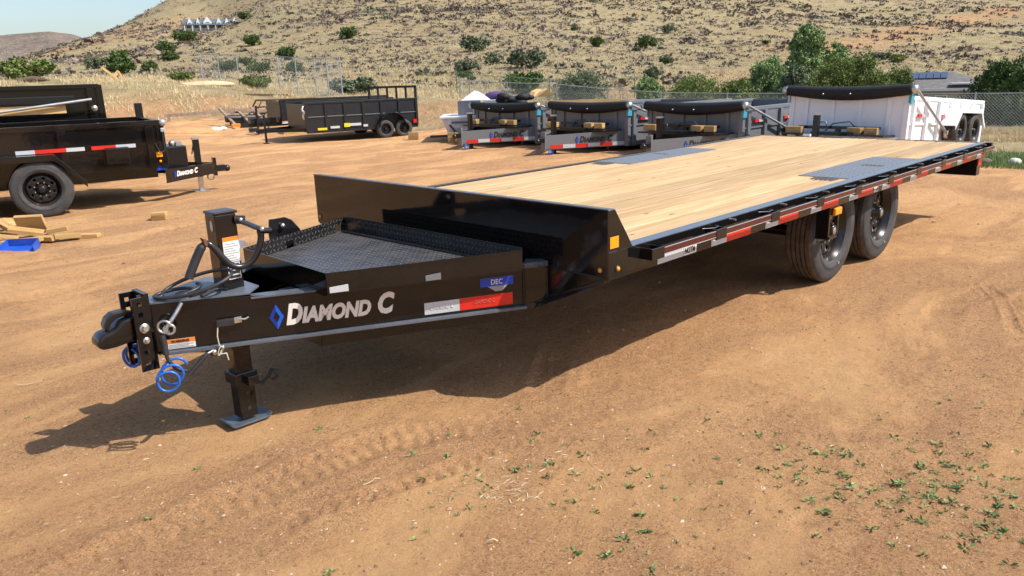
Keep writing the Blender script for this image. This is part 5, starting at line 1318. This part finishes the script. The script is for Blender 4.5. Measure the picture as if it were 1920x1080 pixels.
# ------------------------------------------------------------------ black utility trailer with ramp gate
def utility():
    p0 = atD(785, 262, 22.6); p1 = atD(577, 262, 21.6); a = Vector((p1.x, p1.y, 0)); b = Vector((p0.x, p0.y, 0)); d = (b-a); L = d.length; ang = math.atan2(d.y, d.x)
    r = empty('utility_trailer', (a.x, a.y, tz(a.x, a.y)), (0, 0, ang), 'black high sided utility trailer with upright mesh ramp gate', 'utility trailer')
    c = lambda m, nm, mt, bv=0: m.build(nm, mt, r, bv)
    Wt = 1.9; z0, z1 = .30, 1.0
    for y in (0, Wt):
        c(MB().bb(0, L, y-.015, y+.015, z0, z1), 'side_panel', MBLK); c(MB().bb(-.03, L+.03, y-.035, y+.035, z1, z1+.05), 'top_rail', MBLK, .005)
        c(MB().bb(0, L, y-.03, y+.03, z0-.06, z0), 'bottom_rail', MBLK); c(MB().bb(0, L, y-.035 if y == 0 else y+.01, y-.01 if y == 0 else y+.035, .655, .675), 'side_ledge', LINE if False else GREYP)
        for k in range(7): x = .02+k*(L-.04)/6; c(MB().bb(x-.03, x+.03, y-.05 if y == 0 else y, y if y == 0 else y+.05, z0, z1), 'side_post', MBLK)
    c(MB().bb(-.015, .015, 0, Wt, z0, z1), 'front_panel', MBLK); c(MB().bb(0, L, 0, Wt, z0-.03, z0), 'bed_floor', MBLK)
    g = MB(); zt = 1.38
    g.bb(L, L+.05, .03, .09, z0, zt); g.bb(L, L+.05, Wt-.09, Wt-.03, z0, zt); g.bb(L, L+.05, .03, Wt-.03, zt-.06, zt)
    GR = Matrix.Translation((L+.03, .03, 0)) @ Matrix.Rotation(R_(27), 4, 'Z') @ Matrix.Translation((-L-.03, -.03, 0))
    def gate(m): m.v = [tuple(GR @ Vector(v)) for v in m.v]; return m
    c(gate(g), 'ramp_gate_frame', MBLK)
    for k in range(1, 5): y = .06+k*(Wt-.12)/5; c(gate(MB().bb(L, L+.04, y-.025, y+.025, z0, zt-.06)), 'ramp_gate_bar', MBLK)
    for y, s in ((-.16, -1), (Wt+.16, 1)):
        for x in (L*.68, L*.85): wheel_parts(r, (x, y*.6 if s < 0 else y, .24), .24, .16, s, 0, 24)
        ys = sorted((0, y+s*.1)); m = MB(); xa = L*.74
        N_ = 10
        for k in range(N_):
            t0, t1 = math.pi*k/N_, math.pi*(k+1)/N_; R1 = .38
            m.prism([(xa-R1*math.cos(t0), ys[0], .3+R1*math.sin(t0)), (xa-R1*math.cos(t1), ys[0], .3+R1*math.sin(t1)), (xa-R1*math.cos(t1), ys[1], .3+R1*math.sin(t1)), (xa-R1*math.cos(t0), ys[1], .3+R1*math.sin(t0))], (0, 0, .015))
        c(m, 'fender', MBLK)
    for s in (0, 1):
        y = .1 if s == 0 else Wt-.1; c(MB().bar((0, y, .33), (-1.1, Wt/2, .33), .06, .09), 'tongue_rail', MBLK)
    c(MB().bb(-1.3, -1.05, Wt/2-.05, Wt/2+.05, .33, .42), 'coupler', MBLK, .01)
    c(MB().tube([(-.9, Wt/2-.12, .02), (-.9, Wt/2-.12, .75)], .03, 8).bb(-.98, -.82, Wt/2-.2, Wt/2-.04, 0, .015), 'jack', MBLK)
    yy = -.036
    c(MB().bb(L*.32, L*.37, yy-.02, yy, .36, .46), 'yellow_sticker', YEL); c(MB().bb(L*.37, L*.47, yy-.02, yy, .38, .45), 'grey_sticker', WTAPE)
    place_text('BIG TEX', .09, r, INK, frame((L*.375, yy-.023, .39), (1, 0, 0), (0, 0, 1)), width=.38) if False else None
    c(MB().bb(L*.20, L*.28, yy-.02, yy, .34, .40), 'white_reflector', WTAPE); c(MB().bb(L*.49, L*.53, yy-.02, yy, .34, .40), 'white_reflector', WTAPE)
    c(MB().bb(L*.09, L*.17, yy-.02, yy, .31, .37), 'yellow_sticker', YEL); c(MB().bb(L*.955, L*.985, yy-.02, yy, .36, .46), 'red_tail_light', REDL)
    c(MB().tube(smooth_path([Vector(v) for v in ((-.04, .0, .95), (-.10, -.05, .85), (-.03, -.05, .8), (-.08, -.03, .7), (-.04, 0, .62))]), .03, 6), 'coiled_chain', STEEL)
    return ang
uang = utility()
def utility2():
    p = atD(590, 250, 26.0); r = empty('utility_trailer', (p.x, p.y, 0), (0, 0, uang+.03), 'shorter black trailer half hidden behind the utility trailer', 'utility trailer')
    c = lambda m, nm, mt, bv=0: m.build(nm, mt, r, bv)
    c(MB().bb(-1.0, 2.6, 0, .03, .45, 1.06), 'side_panel', MBLK); c(MB().bb(-1.03, 2.6, -.03, .05, 1.06, 1.11), 'top_rail', MBLK)
    c(MB().bb(-1.02, -.99, 0, 1.7, .4, 1.06), 'front_panel', MBLK)
    for k in range(4): c(MB().bb(-1.0+k*.8, -.94+k*.8, -.05, 0, .45, 1.06), 'side_post', MBLK)
    c(MB().bb(-2.2, 2.6, .3, .4, .30, .42), 'chassis_beam', MBLK); c(MB().bb(-1.9, -1.1, .25, .6, .42, .56), 'toolbox', MBLK)
    c(MB().bb(-1.0, -.2, -.02, 0.0, .37, .43), 'white_reflector', WTAPE)
    c(MB().tube([(-1.7, .2, 0), (-1.7, .2, .95)], .035, 8), 'jack', MBLK)
    c(MB().bb(-2.45, -2.2, .28, .42, .34, .44), 'coupler', ORANGE, .01)
    for x in (.9, 1.7): wheel_parts(r, (x, -.1, .30), .30, .2, -1, 0, 24)
utility2()
# rusty rack, ladder, boxes around it
def junk_left():
    p = on_ground(485, 232); p.z = tz(p.x, p.y)
    r = empty('rusty_rack', p, (0, 0, uang), 'rusty welded pipe rack standing left of the black trailers', 'rack')
    for k in range(6):
        x = k*.42; MB().bar((x*.8-.2, .3, .0), (x*.8+.25, .3, .78), .04, .04, (0, 1, 0)).build('rack_bar', RUST, r)
    for (a, b) in (((.2, .3, .82), (2.3, .3, .82)), ((-.1, .3, .35), (2.2, .3, .38)), ((.0, .3, .58), (2.2, .3, .6)), ((.2, 1.0, .82), (2.2, 1.0, .8)), ((.2, .3, .82), (.2, 1.0, .82)), ((2.2, .3, .82), (2.2, 1.0, .8)), ((2.2, 1.0, .8), (2.2, 1.0, 0)), ((-.3, 1.0, .0), (.2, 1.0, .82))):
        MB().bar(a, b, .045, .045, (.1, .9, .4)).build('rack_bar', RUST, r)
    p = on_ground(436, 240)
    r = empty('timber_frame', p, (0, 0, uang), 'old grey timber frame like a ladder leaning on dark logs', 'timber frame')
    for k in (0, 1): MB().bar((0+k*.2, k*.6, .62-k*.1), (2.1+k*.1, k*.6, .48), .06, .10).build('rail', OLDW, r)
    for k in range(4): MB().bar((.1+k*.55, -.25, .06), (.0+k*.55-.25, .7, .66), .10, .05).build('rung', OLDW, r)
    for k in range(2):
        o = MB().tube([(-.15+k*.15, .3, .30-.14*k), (1.2, .45, .28-.14*k)], .13, 9).build('log', INK, r)
    for i, (px, py, s, lab) in enumerate(((513, 240, (.35, .3, .28), 'wooden box on the ground in front of the rusty rack'), (482, 247, (.4, .3, .18), 'low wooden box left of the black trailer tongues'), (545, 250, (.7, .3, .12), 'flat board pile under the short black trailer'))):
        p = on_ground(px, py); o = MB().box((0, 0, s[2]/2), s).bb(-s[0]/2-.01, s[0]/2+.01, -s[1]/2-.01, s[1]/2+.01, s[2]*.45, s[2]*.55).build('wooden_box', BLOCKW, None, .01); o.location = p; o.rotation_euler = (0, 0, uang+.2*i); tag(o, lab, 'box')
    for i, (px, py, s) in enumerate(((405, 246, .25), (418, 245, .18))):
        p = on_ground(px, py); o = MB().sphere((0, 0, .05), s, 9, (1, .7, .45)).build('pale_rubble', ROCKW); o.location = p; tag(o, ('larger' if i == 0 else 'smaller')+' pale lump of rubble left of the timber frame', 'rubble')
    p = on_ground(320, 228)
    r = empty('timber_beam', p, (0, 0, uang-.06), 'long weathered beam lying at the foot of the bank', 'beam')
    MB().bar((-.2, 0, .22), (2.3, 0, .28), .12, .12).build('beam', OLDW, r)
    MB().bb(2.2, 2.3, -.1, .1, 0, .22).bb(-.1, 0, -.1, .1, -.02, .2).build('prop', OLDW, r)
    # soil heap
    p = on_ground(355, 245); vs = []
    o = MB().sphere((0, 0, 0), 1, 20, (1.2, .8, .24)).build('soil_heap', DIRT); o.location = (p.x, p.y, p.z-.1); o.rotation_euler = (0, 0, uang)
    for v in o.data.vertices: v.co += Vector((0, 0, .12*float(fbm(np.array([v.co.x*2.]), np.array([v.co.y*2.]), 1., 3, 3)[0])))*2
    tag(o, 'low heap of reddish soil behind the black trailer tongue', 'soil heap')
    # crossed planks on the bank
    p = on_ground(210, 150); r = empty('crossed_planks', p, (0, 0, uang), 'pale crossed planks lying on top of the grassy bank', 'planks')
    MB().bar((-.45, 0, .75), (.30, 0, .05), .10, .14).build('plank', PLY, r); MB().bar((-.05, .1, .02), (.45, .1, .50), .25, .2).build('plank', PLY, r); MB().bar((.42, .0, .5), (.62, 0, .0), .1, .10).build('plank', PLY, r)
    p = on_ground(62, 155); o = MB().tube([(-.6, 0, .1), (0, .05, .16), (.5, 0, .12)], [.08, .14, .09], 8).build('dark_log', BARK); o.location = p; o.rotation_euler = (0, 0, uang); tag(o, 'dark log on the bank above the black dump trailer', 'log')
    p = on_ground(500, 180); o = MB().bar((-1.0, 0, .08), (1.0, 0, -.02), .5, .14).build('dead_root', BARK); o.location = p; o.rotation_euler = (0, 0, uang); tag(o, 'dark strip of broken turf under the left fence', 'turf')
    # pale sand heap on top of the bank
    p = on_ground(385, 158); o = MB().sphere((0, 0, 0), 1, 24, (1.5, 1.0, .22)).build('sand_heap', simple('pale_sand', (.56, .44, .26), 1, 0, .2, 2, .8, 6)); o.location = (p.x, p.y, p.z-.05); o.rotation_euler = (0, 0, uang); tag(o, 'pale sand heap on top of the grassy bank', 'sand heap')
junk_left()

# ------------------------------------------------------------------ junk trailer beside the grey dumps
def junk_trailer():
    p = atD(872, 262, 20.5); r = empty('cargo_trailer', (p.x, p.y, 0), (0, 0, R_(-45)), 'small pale boat shaped cargo trailer left of the grey dump trailers', 'trailer')
    c = lambda m, nm, mt, bv=0: m.build(nm, mt, r, bv)
    c(MB().add([(-.55, -.5, .62), (.9, -.5, .62), (.9, .9, .62), (-.55, .9, .62), (-.40, -.4, .22), (.9, -.4, .22), (.9, .8, .22), (-.40, .8, .22)], [(0, 1, 5, 4), (1, 2, 6, 5), (2, 3, 7, 6), (3, 0, 4, 7), (4, 5, 6, 7), (0, 3, 2, 1)]), 'hull', PLASW, .03)
    c(MB().bb(-.60, .95, -.55, .95, .60, .66), 'rim', PLASW, .015); c(MB().bb(-.3, .3, -.515, -.5, .48, .53), 'panel_line', PLASG)
    c(MB().bar((-.9, 0, .14), (.8, 0, .16), .08, .06).bar((-.4, -.3, .14), (.8, -.4, .16), .06, .06), 'chassis', BLK2)
    c(MB().tube([(-.35, -.45, .45), (-.1, -.5, .15)], .025, 6), 'jack', BLK2)
    def item(m, nm, mt, lab, cat, loc, bv=.01):
        o = m.build(nm, mt, None, bv); o.location = r.matrix_basis @ Vector(loc); o.rotation_euler = (0, 0, R_(-45)); tag(o, lab, cat)
    item(MB().bb(-.28, .28, -.2, .3, 0, .36), 'grey_cabinet', PLASG, 'dark grey plastic box standing on the pale cargo trailer', 'box', (.15, -.1, .665))
    item(MB().bb(-.2, .25, -.2, .2, 0, .36), 'light_box', simple('pale_grey_metal', (.40, .40, .40), .5), 'pale grey box beside the dark one on the cargo trailer', 'box', (.72, -.22, .665))
    item(MB().add([(-.35, -.3, 0), (.4, -.3, 0), (.4, .3, 0), (-.35, .3, 0), (.0, 0, .24), (.12, .05, .20)], [(0, 1, 5, 4), (1, 2, 5), (2, 3, 4, 5), (3, 0, 4), (3, 2, 1, 0)]), 'white_tarp', simple('white_sheet', (.55, .56, .68), .8), 'white peaked sheet on top of the grey boxes', 'sheet', (.30, .05, 1.03))
    item(MB().sphere((0, 0, .12), .22, 12, (1.4, .7, .5)), 'purple_bundle', PURP, 'purple cloth bundle behind the white sheet', 'cloth', (.85, .2, 1.0), 0)
    q = random.Random(3); m = MB()
    for k in range(9): m.sphere((q.uniform(-.6, .6), q.uniform(-.2, .2), q.uniform(0, .18)), q.uniform(.08, .16), 9, (1.3, 1, .7))
    o = m.build('black_bags', VINYL); pp = Vector((11.3, 11.7, .95)); o.location = pp; o.rotation_euler = (0, 0, R_(-45)); tag(o, 'black plastic bags heaped in the leftmost grey dump trailer', 'bags')
    for i, (dx, dy, rr) in enumerate(((.9, -.3, .3), (1.1, -.55, -.4))):
        o = MB().prism([(-.2, 0, 0), (.18, .1, 0), (.22, -.1, .03), (.05, -.1, .18), (-.1, 0, .12)], (.02, .14, .02)).build('cardboard', PLY); o.location = pp+Vector((dx*.5+.1, dy*.6-.1, .12)); o.rotation_euler = (0, 0, rr); tag(o, ('torn' if i else 'folded')+' brown cardboard sticking out above the black bags', 'cardboard')
    o = MB().bar((-.9, 0, 0), (1.2, 0, .0), .04, .16).build('plywood_sheet', PLY); o.location = (11.6, 10.1, .92); o.rotation_euler = (0, 0, R_(-45)); tag(o, 'yellow plywood strip standing out of leftmost grey dump trailer', 'plywood')
    for i, (px, py) in enumerate(((848, 268), (862, 268))):
        p2 = on_ground(px, py); o = MB().box((0, 0, .13), (.22, .22, .26)).bb(-.115, .115, -.115, .115, .12, .14).build('wooden_crate', BLOCKW, None, .01); o.location = p2; o.rotation_euler = (0, 0, R_(-40)); tag(o, ('left' if i == 0 else 'right')+' wooden block propping the pale cargo trailer', 'wood block')
junk_trailer()
p = on_ground(776, 262); o = MB().bb(-.13, .13, -.1, .1, 0, .2).bb(-.135, .135, -.105, .105, .09, .105).build('wooden_crate', BLOCKW, None, .01); o.location = p; o.rotation_euler = (0, 0, R_(-45)); tag(o, 'wooden block under the rear corner of the utility trailer', 'wood block')

# ------------------------------------------------------------------ loose timber and small things at left
def lumber():
    g = 'offcuts in the pile at the left'
    B = [ # px,py ground point, dims, rot, lift, label
     (62, 441, (.30, .20, .045), (R_(-62), 0, R_(-38)), .16, 'upright offcut leaning at the top of the pile'),
     (52, 448, (.34, .13, .045), (R_(10), R_(14), R_(-20)), .10, 'offcut under the upright one in the pile'),
     (14, 432, (.42, .11, .05), (0, R_(26), R_(-62)), .06, 'long stud sliding down the left side of the pile'),
     (22, 425, (.30, .10, .05), (R_(70), R_(10), R_(35)), .08, 'narrow offcut standing on edge behind the stud'),
     (112, 440, (.22, .12, .05), (0, R_(-6), R_(-30)), .07, 'short offcut at the right shoulder of the pile'),
     (88, 449, (.24, .12, .05), (0, 0, R_(-55)), .02, 'offcut flat on the dirt at the front of the pile'),
     (128, 446, (.26, .11, .05), (0, R_(4), R_(-10)), .03, 'offcut pointing right at the front right of the pile'),
     (158, 440, (.34, .10, .045), (0, 0, R_(-42)), .0, 'single plank lying just right of the pile'),
     (40, 455, (.44, .12, .05), (0, R_(-4), R_(-40)), .02, 'long offcut at the front behind the blue dustpan'),
     (4, 448, (.30, .12, .05), (0, R_(16), R_(10)), .03, 'offcut at the extreme left of the pile'),
     (75, 437, (.24, .14, .05), (R_(20), 0, R_(20)), .06, 'offcut at the back centre of the pile'),
    ]
    for px, py, dm, rt, lf, lab in B:
        p = on_ground(px, py+6); block((p.x, p.y, p.z+lf), dm, rt, lab, g, 'lumber_offcut', BLOCKW, 'offcut')
    p = on_ground(300, 412); block((p.x, p.y, p.z), (.17, .14, .05), (0, 0, R_(-38)), 'lower of two offcuts stacked alone on the dirt', None, 'lumber_offcut', BLOCKW, 'offcut')
    block((p.x, p.y, p.z+.051), (.17, .14, .045), (0, 0, R_(-35)), 'upper of two offcuts stacked alone on the dirt', None, 'lumber_offcut', BLOCKW, 'offcut')
    p = on_ground(38, 469); r = empty('dustpan', p, (R_(8), 0, R_(-40)), 'blue plastic dustpan lying in front of the timber offcuts', 'dustpan')
    MB().prism([(-.22, -.12, 0), (.20, -.12, 0), (.16, .10, .0), (-.16, .10, .0)], (0, 0, .008)).build('pan', PLASB, r)
    m = MB(); 
    for a, b in (((-.22, -.12), (-.16, .10)), ((-.16, .10), (.16, .10)), ((.16, .10), (.20, -.12))): m.prism([(a[0], a[1], 0), (b[0], b[1], 0), (b[0], b[1], .09), (a[0], a[1], .03 if a[1] < 0 else .09)], (.004, .004, 0))
    m.build('rim', PLASB, r); MB().tube([(0, .1, .05), (.02, .24, .02)], .014, 8).build('handle', PLASB, r)
lumber()
p = on_ground(1902, 309); o = MB().sphere((0, 0, .04), .09, 10, (1.2, 1, .75)).build('white_stone', ROCKW); o.location = p; tag(o, 'white stone lying on green grass at the right edge', 'stone')
for v in o.data.vertices: v.co *= 1+.25*(rnd.random()-.5)
p = on_ground(1845, 308); o = MB().sphere((0, 0, .04), .12, 10, (1.5, 1, .5)).build('dark_stone', BARK); o.location = p; tag(o, 'dark clod on the grass left of the white stone', 'stone')

# ------------------------------------------------------------------ pebbles, weeds, straw on the yard
def pebbles():
    x, y, d, a = polar_points(16000, aL, aR, 2.0, 12, .9)
    s = .0026*np.exp(npr.normal(size=len(x))*.5); z = TZ(x, y)
    base = np.array([[0, 0, 1], [1, 0, 0], [0, 1, 0], [-1, 0, 0], [0, -1, 0], [0, 0, -.6]]); f = [(0, 1, 2), (0, 2, 3), (0, 3, 4), (0, 4, 1), (5, 2, 1), (5, 3, 2), (5, 4, 3), (5, 1, 4)]
    V = base[None]*s[:, None, None]*npr.uniform(.7, 1.4, (len(x), 6, 1))*np.array([1.2, 1.0, .6])+np.stack([x, y, z+s*.2], 1)[:, None]
    F = (np.array(f)[None]+6*np.arange(len(x))[:, None, None]).reshape(-1, 3)
    me = bpy.data.meshes.new('pebbles'); me.from_pydata(V.reshape(-1, 3).tolist(), [], F.tolist())
    k = NT('pebble_stone'); at_ = k.n('ShaderNodeAttribute', attribute_name='tint'); c = k.ramp(at_.outputs['Fac'], [(0, (.13, .07, .045)), (.6, (.36, .22, .13)), (1, (.56, .44, .32))])
    k.set(c, .9); at2 = me.attributes.new('tint', 'FLOAT', 'POINT'); at2.data.foreach_set('value', np.repeat(npr.uniform(size=len(x)), 6).astype(np.float32))
    o = mesh_obj('pebbles', me, k.m); tag(o, 'small pebbles and grit strewn over the dirt yard', 'pebbles', None, 'stuff')
pebbles()
def weeds():
    P = []; N = []; Wd = []; Hd = []; Tt = []
    spots = []
    def add(px, py, rad, n):
        c = on_ground(px, py)
        for _ in range(n): spots.append((c.x+npr.normal()*rad, c.y+npr.normal()*rad))
    for px, py, rad, n in ((1785, 940, .05, 10), (1690, 925, .10, 10), (1640, 915, .12, 9), (1740, 880, .14, 12), (1790, 855, .08, 8), (1610, 925, .10, 7), (1570, 890, .12, 7), (1510, 912, .03, 2), (1480, 872, .10, 5), (1530, 842, .10, 6), (1545, 945, .05, 4), (1580, 965, .06, 3),
                           (1865, 955, .03, 2), (1900, 925, .06, 4), (1890, 1000, .06, 5), (1910, 960, .05, 3), (1700, 990, .15, 5), (1270, 945, .04, 2), (1220, 895, .05, 3), (1205, 985, .06, 3), (1240, 1020, .08, 4), (1180, 1000, .10, 4), (1210, 1065, .05, 2), (1110, 1060, .08, 3), (1090, 842, .06, 3), (1400, 800, .2, 6),
                           (1350, 915, .15, 5), (860, 970, .05, 4), (805, 1000, .04, 3), (880, 890, .12, 10), (980, 905, .15, 12), (760, 850, .05, 2), (1000, 890, .1, 6), (1800, 760, .3, 6), (1700, 830, .25, 10), (1620, 870, .2, 12), (1660, 920, .16, 20), (1560, 900, .2, 12), (1760, 930, .14, 16), (1850, 960, .15, 10), (1800, 870, .2, 14), (1500, 1000, .4, 12), (1100, 980, .5, 14), (1350, 1000, .4, 12), (1650, 1040, .3, 8), (1250, 820, .3, 6), (1450, 840, .3, 10), (40, 780, .2, 2), (430, 870, .3, 3)): add(px, py, rad, n)
    for (x, y) in spots:
        z = tz(x, y); k = npr.randint(5, 12); s = min(.022, .0125*np.exp(npr.normal()*.45)); tt = npr.uniform(.1, .9)
        for _ in range(k):
            a = npr.uniform(0, 6.28); r = s*npr.uniform(.1, 1.3)
            P.append((x+math.cos(a)*r, y+math.sin(a)*r, z+.003+s*npr.uniform(0, .5))); N.append((math.cos(a), math.sin(a), npr.uniform(.1, 1.0))); Wd.append(s*.25); Hd.append(s*npr.uniform(.7, 1.5)); Tt.append(np.clip(tt+npr.normal()*.15, 0, 1))
    o = cards('weeds', np.array(P), np.array(N), np.array(Wd), np.array(Hd), np.array(Tt), WEED, kind='stuff'); tag(o, 'small green weeds sprouting in the dirt at lower right', 'weeds')
    P = []; N = []; Hd = []
    for px, py, rad, n in ((960, 925, .05, 60), (920, 900, .15, 50), (1000, 905, .14, 60), (690, 915, .06, 14), (120, 685, .05, 10), (880, 940, .12, 25), (1100, 850, .1, 25), (50, 725, .03, 3), (1500, 820, .6, 60), (600, 950, .8, 60), (300, 900, .6, 30), (120, 660, .5, 20), (700, 780, .4, 20), (300, 420, .2, 20), (200, 480, .6, 20)):
        c = on_ground(px, py)
        for _ in range(n):
            x, y = c.x+npr.normal()*rad, c.y+npr.normal()*rad; a = npr.uniform(0, 6.28)
            P.append((x, y, tz(x, y)+.004)); N.append((math.cos(a), math.sin(a), npr.normal()*.12)); Hd.append(npr.uniform(.015, .05))
    n = len(P); o = cards('straw_bits', np.array(P), np.array(N), np.full(n, .0018), np.array(Hd), npr.uniform(size=n), STRAWM, kind='stuff'); tag(o, 'bits of dry straw lying on the dirt', 'straw')
weeds()
def twig(px, py, path, lab, r=.003, mat=None):
    c = on_ground(px, py); P = [Vector((c.x+a, c.y+b, tz(c.x+a, c.y+b)+.004+h)) for a, b, h in path]
    o = MB().tube([q_-c for q_ in smooth_path(P)], r, 6).build('dry_stalk', mat or simple('straw_stalk', (.62, .52, .34), .8)); o.location = c; tag(o, lab, 'dry stalk')
twig(45, 725, [(-.03, .04, .01), (0, 0, .0), (.035, -.02, .01), (.08, -.05, .02)], 'pale straw stalk lying on the dirt at lower left', .0022)
twig(915, 1025, [(-.01, .01, 0), (.0, -.0, .012), (.015, -.012, .02), (.03, -.02, .004)], 'pale curled twig at the bottom centre', .0022)
twig(695, 910, [(-.03, .01, 0), (.01, .0, .006), (.02, .0, .02), (.045, -.005, .01)], 'pale straw stalk right of the bottom centre shadow', .0016)
scn.render.engine = 'CYCLES'
scn.cycles.max_bounces = 12; scn.cycles.diffuse_bounces = 6; scn.cycles.glossy_bounces = 5
